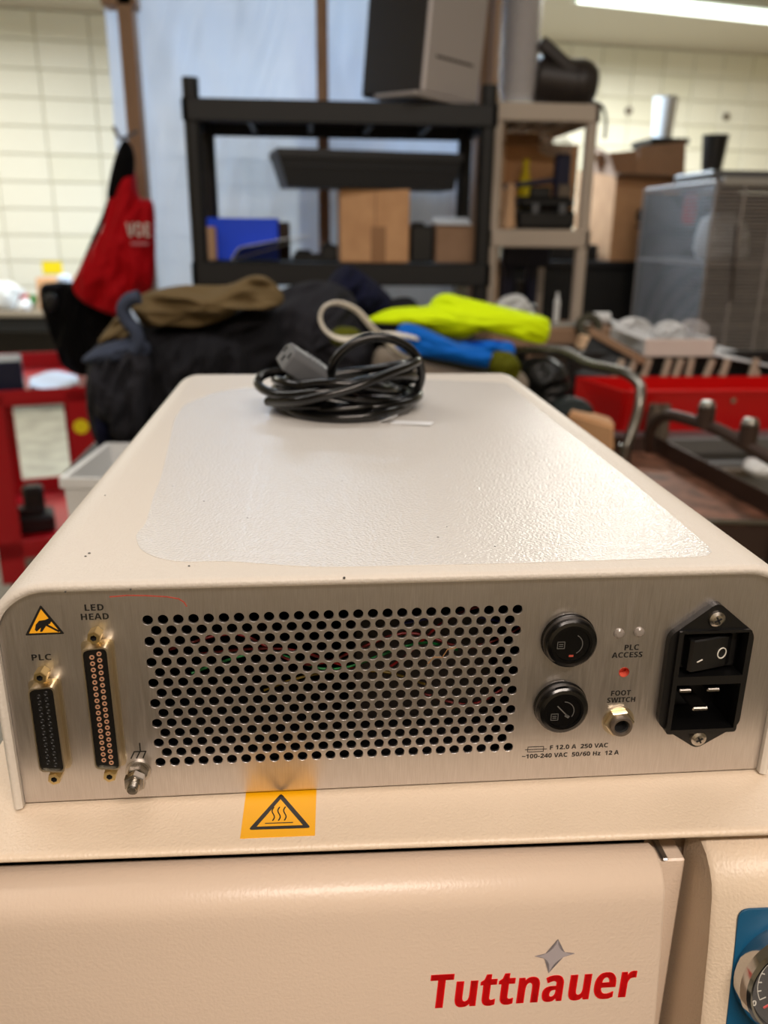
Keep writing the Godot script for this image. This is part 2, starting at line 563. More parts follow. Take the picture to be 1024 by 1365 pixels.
func build_room() -> void:
	structure("floor", bb(ns(), Vector3(-5.2, -0.15, -9.2), Vector3(5.8, 0, 3.4), 0.001), M.floor, "worn grey concrete workshop floor")
	structure("ceiling", bb(ns(), Vector3(-5.2, H, -9.2), Vector3(5.8, H + 0.15, 3.4), 0.001), M.ceiling, "grey ceiling with fluorescent fittings")
	structure("wall_left", bb(ns(), Vector3(-4.7, 0, -9.2), Vector3(-4.5, H, 3.2), 0.001), M.side_wall, "plain side wall on the left")
	structure("wall_right", bb(ns(), Vector3(5.1, 0, -9.2), Vector3(5.3, H, 3.2), 0.001), M.side_wall, "plain side wall on the right")
	structure("wall_near", bb(ns(), Vector3(-4.7, 0, 3.0), Vector3(5.3, H, 3.2), 0.001), M.side_wall, "wall behind the viewer")
	var xf := wall_xf()
	var s := ns()
	bx(s, xf * Vector3(0.2, H / 2, -0.115), Vector3(10.6, H, 0.2), 0.001, xf.basis)
	var back := structure("wall_back", s, M.mortar, "painted block wall across the back of the workshop")
	# painted blocks of the back wall, as far as the photo shows them, on either side of the plastic partition
	var bw := [0.398, 0.302]
	var meshes := []
	for w in bw:
		var t := bx(ns(), Vector3.ZERO, Vector3(w - 0.007, 0.2032 - 0.008, 0.03), 0.004)
		t.generate_normals()
		meshes.append(t.commit())
	var paints := [M.wall_paint, M.wall_paint_light, M.wall_paint, M.wall_paint_dull]
	var rng := RandomNumberGenerator.new()
	rng.seed = 7
	var rows := [[0, -2.11 - 0.398 * 3, 8, 12], [1, 2.6 - 0.302 * 4, 11, 9]]
	for r in rows:
		for j in r[3]:
			for i in r[2]:
				var o := MeshInstance3D.new()
				o.mesh = meshes[r[0]]
				o.material_override = paints[rng.randi() % 4]
				o.name = "block"
				back.add_child(o, true)
				o.transform = xf * Transform3D(Basis(), Vector3(r[1] + (i + 0.5) * bw[r[0]], H - (j + 0.5) * 0.2032, -0.012 + rng.randf() * 0.002))
	# the rest of the wall's blocks, out of this view, joined
	var rest := ns()
	for r in [[-4.6, 0.398, 3, 0, 14], [-2.11 + 0.398 * 5, 0.398, 3, 0, 14], [2.6 - 0.302 * 4, 0.302, 11, 9, 14], [2.6 + 0.302 * 7, 0.302, 2, 0, 14], [-2.11 - 0.398 * 3, 0.398, 8, 12, 14]]:
		for j in range(r[3], r[4]):
			for i in r[2]:
				bx(rest, xf * Vector3(r[0] + (i + 0.5) * r[1], H - (j + 0.5) * 0.2032, -0.011), Vector3(r[1] - 0.007, 0.195, 0.03), 0.004, xf.basis)
	part("blocks", rest, M.wall_paint, back).set_meta("kind", "stuff")
	# fluorescent fittings
	var seen := ["long bright fluorescent ceiling light at top right", "fluorescent ceiling light over the back counter", "cool fluorescent ceiling light behind the plastic partition", "fluorescent ceiling light over the right workbench", "fluorescent ceiling light over the red cart", "warm fluorescent ceiling light behind the viewer"]
	for k in FITTINGS.size():
		var f: Array = FITTINGS[k]
		var o := thing("ceiling_light", seen[k], "ceiling light", f[0], f[2])
		var L: float = f[1]
		part("housing", bx(ns(), Vector3(0, 0.05, 0), Vector3(L + 0.08, 0.06, 0.17), 0.006), M.fitting, o, true)
		var d := ns()
		lathe(d, [Vector2(0, -L / 2), Vector2(0.040, -L / 2), Vector2(0.040, L / 2), Vector2(0, L / 2)], 16, Transform3D(Basis(Vector3(0, 0, 1), PI / 2), Vector3(0, -0.005, 0)))
		part("light_tube", d, M.tube_lit, o, true)
		for e in [-1, 1]:
			part("end_cap", bx(ns(), Vector3(e * (L / 2 + 0.02), 0.01, 0), Vector3(0.03, 0.09, 0.1), 0.005), M.fitting, o, true)
	for q in [["wall_anchor", 837, 148, "small dark bolt anchor in the block wall left of the white cup"], ["wall_anchor", 967, 156, "small dark bolt anchor in the block wall above the wire cage"]]:
		var p := wall_point(q[1], q[2])
		solo(q[0], rod(ns(), p, p + xf.basis * Vector3(0, 0, 0.03), 0.032, 12), M.tool_steel, q[3], "anchor")

func wall_point(u: float, v: float) -> Vector3:
	var xf := wall_xf()
	var d := cam.basis * Vector3((u - 512.0) / 1102.8, -(v - 682.5) / 1102.8, -1.0)
	var n := xf.basis.z
	return cam.position + d * (n.dot(xf.origin - cam.position) / n.dot(d)) + n * 0.0

# studs and translucent plastic sheeting behind the shelves
func build_partition() -> void:
	var z := -2.98
	var o := thing("plastic_partition", "bluish white translucent plastic sheeting stapled to upright wooden studs", "partition", Vector3(0, 0, z))
	var n := FastNoiseLite.new()
	n.seed = 12
	n.frequency = 1.0
	n.fractal_octaves = 2
	var s := ns()
	s.set_smooth_group(1)
	var x0 := at(150, 200, z).x
	var x1 := at(668, 200, z).x
	var nx := 90
	var ny := 70
	var P := func(i: int, j: int, off: float) -> Vector3:
		var x := lerpf(x0, x1, float(i) / nx)
		var y := lerpf(0.02, H - 0.01, float(j) / ny)
		var w := n.get_noise_2d(x * 3.5 + y * 0.5, y * 0.8) * 0.045 + n.get_noise_2d(x * 9.0 - y * 2.7, y * 1.6 + 9.0) * 0.014 + n.get_noise_2d(x * 16.0 + y * 5.0, y * 2.0) * 0.004
		return Vector3(x, y, z - 0.06 + w + off)
	for side in [0.0015, -0.0015]:
		for j in ny:
			for i in nx:
				if side > 0:
					quad(s, P.call(i, j, side), P.call(i + 1, j, side), P.call(i + 1, j + 1, side), P.call(i, j + 1, side))
	part("plastic_sheet", s, M.sheet, o)
	# studs: [centre u at v = 200, width, depth, material]
	for k in [[186, 0.050, 0.09, M.stud], [431, 0.040, 0.09, M.stud], [659, 0.064, 0.07, M.stud_light], [637, 0.034, 0.09, M.stud]]:
		var c := at(k[0], 200, z)
		part("stud", bb(ns(), Vector3(c.x - k[1] / 2, 0, z - 0.02), Vector3(c.x + k[1] / 2, H, z + k[2] - 0.02), 0.003), k[3], o)
	var a := at(140, 6, z)
	part("top_plate", bb(ns(), Vector3(a.x, a.y - 0.015, z - 0.02), Vector3(at(186, 6, z).x, a.y + 0.05, z + 0.07), 0.003), M.stud, o)
	# things stored behind the sheet
	var p := at(470, 96, -3.9)
	solo("storage_crate", extrude(ns(), [Vector2(p.x - 0.25, 0), Vector2(p.x + 0.5, 0), Vector2(p.x + 0.5, p.y - 0.14), Vector2(p.x - 0.25, p.y + 0.10)], -4.1, -3.6, 0.006), M.cardboard_dark, "brown shape of a large carton dimly seen through the plastic sheeting", "carton")

# ---------------------------------------------------------------- the instrument on top of the steriliser (panel millimetres: x from the panel's middle, y from the case's bottom)
const BY := 1.1017
func mm(x: float, y: float, z := 0.0) -> Vector3:
	return Vector3(x, y, z) / 1000.0 + Vector3(0, BY, 0)

func mx(x: float, y: float, z := 0.0) -> Transform3D:
	return Transform3D(Basis(), mm(x, y, z))

func rect_mm(s: SurfaceTool, x0: float, y0: float, x1: float, y1: float) -> void:
	if x1 > x0 and y1 > y0:
		quad(s, mm(x0, y0), mm(x1, y0), mm(x1, y1), mm(x0, y1))

# a rectangle of sheet with a round hole through it
func holed(s: SurfaceTool, x0: float, y0: float, x1: float, y1: float, cx: float, cy: float, r: float, deep: float) -> void:
	var ang := []
	for i in 16:
		ang.append(TAU * i / 16.0)
	for c in [[x0, y0], [x1, y0], [x1, y1], [x0, y1]]:
		ang.append(fposmod(atan2(c[1] - cy, c[0] - cx), TAU))
	ang.sort()
	for i in ang.size():
		var a: float = ang[i]
		var b: float = ang[(i + 1) % ang.size()]
		var p := []
		for t in [a, b]:
			var d := Vector2(cos(t), sin(t))
			var f := INF
			if absf(d.x) > 1e-9:
				f = minf(f, ((x1 if d.x > 0 else x0) - cx) / d.x)
			if absf(d.y) > 1e-9:
				f = minf(f, ((y1 if d.y > 0 else y0) - cy) / d.y)
			p.append(Vector2(cx, cy) + d * r)
			p.append(Vector2(cx, cy) + d * f)
		var e := []  # broken edge of the punched hole
		for k in [0, 2]:
			e.append(Vector2(cx, cy) + (p[k] - Vector2(cx, cy)) * (1.0 + 0.17 / r))
		quad(s, mm(e[0].x, e[0].y), mm(p[1].x, p[1].y), mm(p[3].x, p[3].y), mm(e[1].x, e[1].y))
		quad(s, mm(p[0].x, p[0].y, -0.2), mm(e[0].x, e[0].y), mm(e[1].x, e[1].y), mm(p[2].x, p[2].y, -0.2))
		quad(s, mm(p[0].x, p[0].y, -0.2), mm(p[2].x, p[2].y, -0.2), mm(p[2].x, p[2].y, -deep), mm(p[0].x, p[0].y, -deep))

func arc_corner(cx: float, cy: float, r: float, a0: float, a1: float, n := 10) -> Array:
	var out := []
	for i in n + 1:
		var a := lerpf(a0, a1, float(i) / n)
		out.append(Vector2(cx + r * cos(a), cy + r * sin(a)))
	return out

func build_instrument() -> void:
	var o := thing("instrument_case", "beige textured metal instrument case with perforated brushed steel rear panel on the steriliser", "instrument", mm(0, 0, -235))
	# cover: a bent sheet that wraps the top and both sides; its rim stands proud of the panel
	var outer := [Vector2(-164.4, -1.5)]
	outer.reverse()
	var W := 164.4
	var TT := 100.3
	var R := 25.0
	var out_p := [Vector2(W, -1.5)] + arc_corner(W - R, TT - R, R, 0, PI / 2, 12) + arc_corner(-W + R, TT - R, R, PI / 2, PI, 12) + [Vector2(-W, -1.5)]
	var t := 4.2
	var in_p := [Vector2(W - t, -1.5)] + arc_corner(W - R, TT - R, R - t, 0, PI / 2, 12) + arc_corner(-W + R, TT - R, R - t, PI / 2, PI, 12) + [Vector2(-W + t, -1.5)]
	var s := ns()
	var z0 := -470.0
	var z1 := 3.5
	var e := 1.6
	# rounded front rim: outer face, two chamfer steps, front rim, inner face
	var n := out_p.size()
	var lines := []
	for k in [[0.0, z0], [0.0, z1 - 2.6], [0.12, z1 - 1.3], [0.32, z1 - 0.35], [0.5, z1], [0.75, z1 - 0.3], [1.0, z1 - 1.2], [1.0, z0]]:
		var row := []
		for i in n:
			var q: Vector2 = (out_p[i] as Vector2).lerp(in_p[i], k[0])
			row.append(mm(q.x, q.y, k[1]))
		lines.append(row)
	s.set_smooth_group(1)
	for k in lines.size() - 1:
		if k == lines.size() - 2:
			s.set_smooth_group(2)
		for i in n - 1:
			quad(s, lines[k][i], lines[k + 1][i], lines[k + 1][i + 1], lines[k][i + 1])
	s.set_smooth_group(-1)
	for ends in [0, n - 1]:  # lower rims of the two wings
		var poly := [lines[0][ends], lines[1][ends], lines[4][ends], lines[6][ends], lines[7][ends]]
		face(s, poly, mm(0, 200, -200))
	var cover := part("cover", s, M.powder, o)
	# far end plate and the floor of the case
	var fp := in_p.duplicate()
	s = ns()
	var flat := []
	for q in fp:
		flat.append(Vector2(q.x, q.y) / 1000.0)
	extrude(s, flat, -0.4685, -0.4665, 0.0, Transform3D(Basis(), Vector3(0, BY, 0)))
	part("front_plate", s, M.powder_edge, o)
	part("base_plate", bb(ns(), mm(-159, -0.5, -466), mm(159, 1.5, -2), 0.0005), M.dark_inner, o)
	# clear film left stuck on the middle of the lid: smoother than the paint round it
	var fl := []
	for q in [[245, 540], [232, 560], [226, 590], [214, 640], [205, 660], [194, 700], [180, 713], [186, 733], [208, 744], [240, 750], [300, 748], [420, 757], [700, 751], [960, 742], [930, 716], [840, 640], [740, 562], [674, 510], [560, 506], [380, 512], [290, 522]]:
		var d := cam.basis * Vector3((q[0] - 512.0) / 1102.8, -(q[1] - 682.5) / 1102.8, -1.0)
		var w := cam.position + d * ((BY + TT / 1000.0 - cam.position.y) / d.y)
		fl.append(Vector2(w.x, -w.z))
	fl = rounded(fl, 0.012, 3)
	s = ns()
	extrude(s, fl, 0.0, 0.00025, 0.0001, Transform3D(Basis(Vector3(1, 0, 0), Vector3(0, 0, -1), Vector3(0, 1, 0)), Vector3(0, BY + TT / 1000.0, 0)))
	part("film", s, M.film, cover).set_meta("label", "smoother patch on the lid")
	# chips and specks on the lid
	s = ns()
	for q in [[119, 737, 0.9], [114, 741, 0.7], [456, 641, 0.7], [584, 716, 0.9], [596, 702, 0.5], [272, 668, 0.6], [230, 648, 0.5], [660, 728, 0.7], [252, 754, 0.7], [425, 580, 0.5], [520, 700, 0.5], [140, 660, 0.5], [330, 690, 0.5]]:
		var d := cam.basis * Vector3((q[0] - 512.0) / 1102.8, -(q[1] - 682.5) / 1102.8, -1.0)
		var w := cam.position + d * ((BY + TT / 1000.0 + 0.0003 - cam.position.y) / d.y)
		lathe(s, [Vector2(q[2] * 0.0007, -0.0002), Vector2(q[2] * 0.0006, 0.00005), Vector2(0, 0.0001)], 6, Transform3D(Basis(), w))
	for q in [[459, 770.5, 0.65], [87, 789, 0.45], [174, 786, 0.5]]:
		var w := at(q[0], q[1], 0.0036)
		lathe(s, [Vector2(q[2] * 0.0009, -0.0002), Vector2(q[2] * 0.0007, 0.0001), Vector2(0, 0.00015)], 6, Transform3D(Basis(Vector3.RIGHT, PI / 2), w))
	part("paint_chips", s, M.print_grey, cover)
	# four rubber feet
	for q in [[-140, -30], [140, -30], [-140, -440], [140, -440]]:
		var f := ns()
		lathe(f, [Vector2(0, 0), Vector2(0.008, 0), Vector2(0.009, 0.0023), Vector2(0, 0.0023)], 14, mx(q[0], -2.5, q[1]))
		part("foot", f, M.black_plastic, o)

	# ---- rear panel with its perforation and cut-outs
	var px := 5.92
	var py := 4.693
	var gx := -103.1
	var gy := 82.0
	var gl := gx - px / 2
	var gr := gx + 25.5 * px
	var gt := gy + py / 2
	var gb := gy - 14.5 * py
	var PT := 96.2
	var PW := 160.0
	var PR := 20.8
	s = ns()
	for r in 15:
		var y := gy - r * py
		var odd := r % 2 == 1
		for i in (25 if odd else 26):
			var x := gx + (i + (0.5 if odd else 0.0)) * px
			holed(s, x - px / 2, y - py / 2, x + px / 2, y + py / 2, x, y, 2.05, 1.2)
		if odd:
			rect_mm(s, gl, y - py / 2, gl + px / 2, y + py / 2)
			rect_mm(s, gr - px / 2, y - py / 2, gr, y + py / 2)
	rect_mm(s, gl, 0, gr, gb)
	rect_mm(s, gl, gt, gr, PT)
	rect_mm(s, -PW, 0, gl, PT - PR)
	rect_mm(s, -PW + PR, PT - PR, gl, PT)
	for k in 12:
		var a := PI / 2 * k / 12
		var b := PI / 2 * (k + 1) / 12
		tri(s, mm(PW - PR, PT - PR), mm(PW - PR + PR * cos(a), PT - PR + PR * sin(a)), mm(PW - PR + PR * cos(b), PT - PR + PR * sin(b)))
		tri(s, mm(-PW + PR, PT - PR), mm(-PW + PR - PR * cos(b), PT - PR + PR * sin(b)), mm(-PW + PR - PR * cos(a), PT - PR + PR * sin(a)))
	# right field: PLC access hole and the inlet's cut-out
	rect_mm(s, gr, 0, 89.8, PT)
	rect_mm(s, 89.8, 0, 95.8, 48.2)
	holed(s, 89.8, 48.2, 95.8, 54.2, 92.8, 51.2, 2.25, 1.2)
	rect_mm(s, 89.8, 54.2, 95.8, PT)
	rect_mm(s, 95.8, 0, 113.6, PT)
	rect_mm(s, 113.6, 0, 143.6, 23.6)
	rect_mm(s, 113.6, 71.6, PW - PR, PT)
	rect_mm(s, PW - PR, 71.6, 143.6, PT - PR)
	rect_mm(s, 143.6, 0, PW, PT - PR)
	# bottom edge folds inwards
	s.set_smooth_group(4)
	for k in 5:
		var a := PI / 2 * k / 5
		var b := PI / 2 * (k + 1) / 5
		quad(s, mm(-PW, -1.5 * sin(b), -1.5 + 1.5 * cos(b)), mm(PW, -1.5 * sin(b), -1.5 + 1.5 * cos(b)), mm(PW, -1.5 * sin(a), -1.5 + 1.5 * cos(a)), mm(-PW, -1.5 * sin(a), -1.5 + 1.5 * cos(a)))
	s.set_smooth_group(-1)
	var panel := part("rear_panel", s, M.steel, o)
	# inside, seen through the holes: a fan, a board, looms of coloured wire
	part("inner_board", bb(ns(), mm(-110, 8, -60), mm(40, 9.6, -6), 0.0003), M.black_case, o)
	part("inner_tray", bb(ns(), mm(-150, 2, -190), mm(150, 94, -186), 0.0005), M.dark_inner, o)
	part("inner_box", bb(ns(), mm(-20, 10, -120), mm(44, 64, -34), 0.001), M.brown_metal, o)
	var wires := [[M.wire_red, [[-98, 62, -8], [-70, 66, -12], [-40, 52, -9], [0, 63, -14], [30, 58, -9], [60, 70, -12]]], [M.wire_red, [[-90, 56, -14], [-50, 60, -9], [-10, 44, -16], [20, 72, -10], [48, 78, -14]]], [M.wire_green, [[-90, 50, -9], [-60, 56, -14], [-30, 50, -8], [5, 60, -10], [25, 52, -18]]], [M.wire_yellow, [[-60, 40, -10], [-38, 48, -8], [-10, 46, -12], [10, 40, -10]]], [M.wire_blue, [[0, 70, -10], [25, 74, -8], [50, 66, -12]]], [M.wire_red, [[10, 34, -12], [30, 30, -8], [46, 38, -9]]]]
	for w in wires:
		var pts := []
		for q in w[1]:
			pts.append(mm(q[0], q[1], q[2] - 5.0))
		part("inner_wire", tube(ns(), spline(pts, 6), 0.0006, 6), w[0], o)

	# printing
	for k in [["LED", -122.9, 88.2, 2.7, 7.2], ["HEAD", -123.0, 84.3, 2.7, 10.6], ["PLC", -145.2, 67.3, 2.7, 7.6], ["PLC", 94.9, 63.0, 2.6, 6.2], ["ACCESS", 93.3, 59.5, 2.6, 13.2], ["FOOT", 92.5, 41.2, 2.5, 8.6], ["SWITCH", 93.0, 37.8, 2.5, 12.4], ["F 12.0 A  250 VAC", 76.4, 15.2, 2.2, 26.0], ["~100-240 VAC  50/60 Hz  12 A", 73.0, 11.2, 2.2, 43.5]]:
		lettering(k[0], k[3] / 1000.0, k[4] / 1000.0, panel.transform * mx(k[1], k[2], 0.02) if false else panel_local(panel, mx(k[1], k[2], 0.02)), M.ink, panel)
	# fuse symbol, chassis symbol, pen mark
	s = ns()
	for q in [[[52.5, 14.6], [62, 14.6]], [[53.6, 13.4], [60.6, 13.4]], [[53.6, 15.9], [60.6, 15.9]], [[53.6, 13.4], [53.6, 15.9]], [[60.6, 13.4], [60.6, 15.9]]]:
		stroke(s, q, 0.28)
	part("fuse_symbol", s, M.ink, panel)
	s = ns()
	for q in [[[-114.9, 18.8], [-113.3, 22.0], [-108.6, 22.0], [-110.0, 18.8]], [[-112.6, 18.8], [-111.0, 22.0]], [[-110.8, 22.0], [-110.8, 26.0]]]:
		stroke(s, q, 0.55)
	part("chassis_symbol", s, M.ink, panel)
	s = ns()
	stroke(s, [[-116.5, 92.5], [-110, 92.9], [-103, 92.6], [-95, 91.9], [-90.5, 90.9], [-88.5, 89.4], [-87.6, 87.6]], 0.5)
	part("pen_mark", s, M.red_pen, panel).set_meta("label", "red pen stroke")
	s = ns()
	stroke(s, [[8.6, 58.5], [11, 61.5], [14.5, 61.2], [16.5, 64.8], [20, 65.6]], 0.3)
	part("pen_mark", s, M.rust_stain, panel).set_meta("label", "faint rusty brown stain")
	# static warning sticker: triangle with a struck hand
	var tr := [Vector2(-150.2, 77.0), Vector2(-135.2, 77.2), Vector2(-142.9, 89.9)]
	var ts := part("static_sticker", flat_mm(rounded(tr, 0.7, 3), 0.0, 0.12), M.ink, panel)
	part("yellow_field", flat_mm([Vector2(-148.6, 77.9), Vector2(-136.8, 78.0), Vector2(-142.9, 88.1)], 0.12, 0.18), M.esd_yellow, ts)
	part("hand_symbol", flat_mm([Vector2(-145.6, 81.6), Vector2(-144.2, 83.2), Vector2(-142.0, 83.5), Vector2(-140.0, 84.3), Vector2(-139.4, 83.2), Vector2(-140.2, 81.8), Vector2(-141.6, 81.2), Vector2(-142.6, 79.9), Vector2(-143.6, 78.4), Vector2(-144.4, 78.5), Vector2(-143.8, 80.2), Vector2(-144.6, 80.4), Vector2(-145.6, 78.6), Vector2(-146.2, 79.4)], 0.18, 0.22), M.ink, ts)
	part("strike_bar", flat_mm([Vector2(-143.2, 81.9), Vector2(-142.6, 82.6), Vector2(-136.6, 78.5), Vector2(-137.4, 78.1)], 0.22, 0.25), M.ink, ts)

	dsub(o, -122.9, 45.9, 63.5, 37, true)
	dsub(o, -145.0, 37.6, 47.04, 25, false)
	# earth stud with washer and two nuts
	var es := part("earth_stud", lathe(ns(), [Vector2(0, 0), Vector2(0.0022, 0), Vector2(0.0022, 0.0125), Vector2(0.0016, 0.0134), Vector2(0, 0.0134)], 16, Transform3D(Basis(Vector3.RIGHT, PI / 2), mm(-112.4, 12.6))), M.zinc, o)
	part("washer", lathe(ns(), [Vector2(0.0021, 0), Vector2(0.0052, 0), Vector2(0.0052, 0.001), Vector2(0.0021, 0.001)], 24, Transform3D(Basis(Vector3.RIGHT, PI / 2), mm(-112.4, 12.6))), M.zinc, es)
	for k in 2:
		part("nut", hexnut(-112.4, 12.6, 1.0 + k * 4.3, 4.0, 4.5, 2.2, 0.15 + 0.35 * k), M.zinc, es)
	var th := ns()
	for k in 3:
		lathe(th, [Vector2(0.0021, 0.0100 + k * 0.001), Vector2(0.0025, 0.0105 + k * 0.001), Vector2(0.0021, 0.0110 + k * 0.001)], 16, Transform3D(Basis(Vector3.RIGHT, PI / 2), mm(-112.4, 12.6)))
	part("thread", th, M.zinc, es)

	fuse_cap(o, 67.0, 68.0, false)
	fuse_cap(o, 66.1, 36.5, true)
	# status lamps and the access plug
	for q in [[88.6, 69.8], [97.2, 70.1]]:
		var l := ns()
		lathe(l, [Vector2(0.0023, 0), Vector2(0.0022, 0.0006), Vector2(0.0014, 0.0012), Vector2(0, 0.0014)], 18, Transform3D(Basis(Vector3.RIGHT, PI / 2), mm(q[0], q[1])))
		part("status_lamp", l, M.lens_grey, o)
	s = ns()
	lathe(s, [Vector2(0.00222, 0.0002), Vector2(0.00222, -0.004), Vector2(0, -0.004)], 20, Transform3D(Basis(Vector3.RIGHT, PI / 2), mm(92.8, 51.2)))
	part("access_plug", s, M.red_plug, o)
	# foot switch jack
	var j := part("foot_switch_jack", hexnut(92.6, 27.4, 0.6, 2.4, 6.4, 4.4, 0.1), M.nickel, o)
	part("washer", lathe(ns(), [Vector2(0.004, 0), Vector2(0.0072, 0), Vector2(0.0070, 0.0007), Vector2(0.004, 0.0007)], 28, Transform3D(Basis(Vector3.RIGHT, PI / 2), mm(92.6, 27.4))), M.nickel, j)
	part("bushing", lathe(ns(), [Vector2(0.0048, 0.0005), Vector2(0.0048, 0.0048), Vector2(0.0044, 0.0054), Vector2(0.0035, 0.0054), Vector2(0.0031, 0.0046), Vector2(0.0031, 0.0)], 28, Transform3D(Basis(Vector3.RIGHT, PI / 2), mm(92.6, 27.4))), M.tool_steel, j)
	part("socket_ring", lathe(ns(), [Vector2(0.0031, 0.0044), Vector2(0.0026, 0.0038), Vector2(0.0024, 0.0005), Vector2(0, 0.0005)], 24, Transform3D(Basis(Vector3.RIGHT, PI / 2), mm(92.6, 27.4))), M.black_hole, j)
	power_inlet(o)

func panel_local(panel: Node3D, xf: Transform3D) -> Transform3D:
	return panel.global_transform.affine_inverse() * xf

func stroke(s: SurfaceTool, pts: Array, w: float, z := 0.0) -> void:
	for k in pts.size() - 1:
		var a := Vector2(pts[k][0], pts[k][1])
		var b := Vector2(pts[k + 1][0], pts[k + 1][1])
		var n := (b - a).normalized()
		a -= n * w * 0.25
		b += n * w * 0.25
		n = Vector2(-n.y, n.x) * w / 2
		flat_on(s, [a - n, b - n, b + n, a + n], z, z + 0.1)

func flat_on(s: SurfaceTool, poly: Array, z0: float, z1: float) -> void:
	var p := []
	for q in poly:
		p.append(q / 1000.0)
	extrude(s, p, z0 / 1000.0, z1 / 1000.0, 0.0, Transform3D(Basis(), Vector3(0, BY, 0)))

func flat_mm(poly: Array, z0: float, z1: float) -> SurfaceTool:
	var s := ns()
	flat_on(s, poly, z0, z1)
	return s

func hexnut(x: float, y: float, z: float, thick: float, across: float, hole: float, turn: float) -> SurfaceTool:
	var s := ns()
	var prof := [Vector2(hole, 0), Vector2(across * 0.93, 0), Vector2(across, 0.4), Vector2(across, thick - 0.4), Vector2(across * 0.93, thick), Vector2(hole, thick)]
	var p := []
	for q in prof:
		p.append(q / 1000.0)
	return lathe(s, p, 6, Transform3D(Basis(Vector3.RIGHT, PI / 2) * Basis(Vector3.UP, turn), mm(x, y, z)), false)

func dsub(o: Node3D, x: float, y: float, pitch: float, count: int, gold: bool) -> void:
	var half := pitch / 2 - 4.1
	var d := part("serial_connector", ns_loop(dshape(x, y, half, 4.55, 0.9), dshape(x, y, half + 0.55, 5.1, 0.9), 0.0, 6.2), M.nickel, o)
	d.set_meta("label", "long connector with gold sockets" if gold else "shorter connector with black sockets")
	# skirt where the shell meets the panel
	part("shell_skirt", ns_loop(dshape(x, y, half + 0.5, 5.05, 0.9), dshape(x, y, half + 1.9, 6.3, 0.9), 0.0, 1.6), M.nickel, d)
	var ins := []
	for q in dshape(x, y, half - 0.02, 4.53, 0.9):
		ins.append(q)
	part("insulator", flat_mm(ins, 0.2, 5.4), M.connector_black, d)
	var rows := [(count + 1) / 2, count / 2]
	var s := ns()
	var hs := ns()
	for r in 2:
		for k in rows[r]:
			var cx := x + (-1.42 if r == 1 else 1.42)
			var cy: float = y + (k - (rows[r] - 1) / 2.0) * 2.77
			var xf := Transform3D(Basis(Vector3.RIGHT, PI / 2), mm(cx, cy, 5.35))
			if gold:
				lathe(s, [Vector2(0.00100, 0), Vector2(0.00096, 0.00035), Vector2(0.00050, 0.00035), Vector2(0.00045, 0)], 10, xf)
			else:
				lathe(s, [Vector2(0.00105, 0), Vector2(0.00080, 0.00030), Vector2(0.00062, 0.00012)], 10, xf)
			lathe(hs, [Vector2(0.0006, 0), Vector2(0.0006, 0.00012), Vector2(0, 0.00012)], 8, xf)
	var c := part("contacts", s, M.gold if gold else M.black_case, d)
	c.set_meta("kind", "stuff")
	part("contact_holes", hs, M.black_hole, d).set_meta("kind", "stuff")
	for k in [1, -1]:
		var jy: float = y + k * pitch / 2
		part("jack_screw", hexnut(x, jy, 0, 5.6, 2.75, 1.3, 0.3), M.brass, d)
		part("jack_screw_bore", lathe(ns(), [Vector2(0.0013, 0.0056), Vector2(0.0013, 0.004), Vector2(0, 0.004)], 12, Transform3D(Basis(Vector3.RIGHT, PI / 2), mm(x, jy, 0))), M.black_hole, d)

func dshape(x: float, y: float, half: float, w: float, cut: float) -> Array:
	return rounded([Vector2(x - w, y - half + cut), Vector2(x + w, y - half), Vector2(x + w, y + half), Vector2(x - w, y + half - cut)], 2.4, 5)

# a ring between two outlines with as many points, pushed out from the panel
func ns_loop(a: Array, b: Array, z0: float, z1: float) -> SurfaceTool:
	var s := ns()
	var n := a.size()
	for i in n:
		var j := (i + 1) % n
		quad(s, mm(b[i].x, b[i].y, z0), mm(b[j].x, b[j].y, z0), mm(b[j].x, b[j].y, z1), mm(b[i].x, b[i].y, z1))
		quad(s, mm(b[i].x, b[i].y, z1), mm(b[j].x, b[j].y, z1), mm(a[j].x, a[j].y, z1), mm(a[i].x, a[i].y, z1))
		quad(s, mm(a[i].x, a[i].y, z1), mm(a[j].x, a[j].y, z1), mm(a[j].x, a[j].y, z0), mm(a[i].x, a[i].y, z0))
	return s

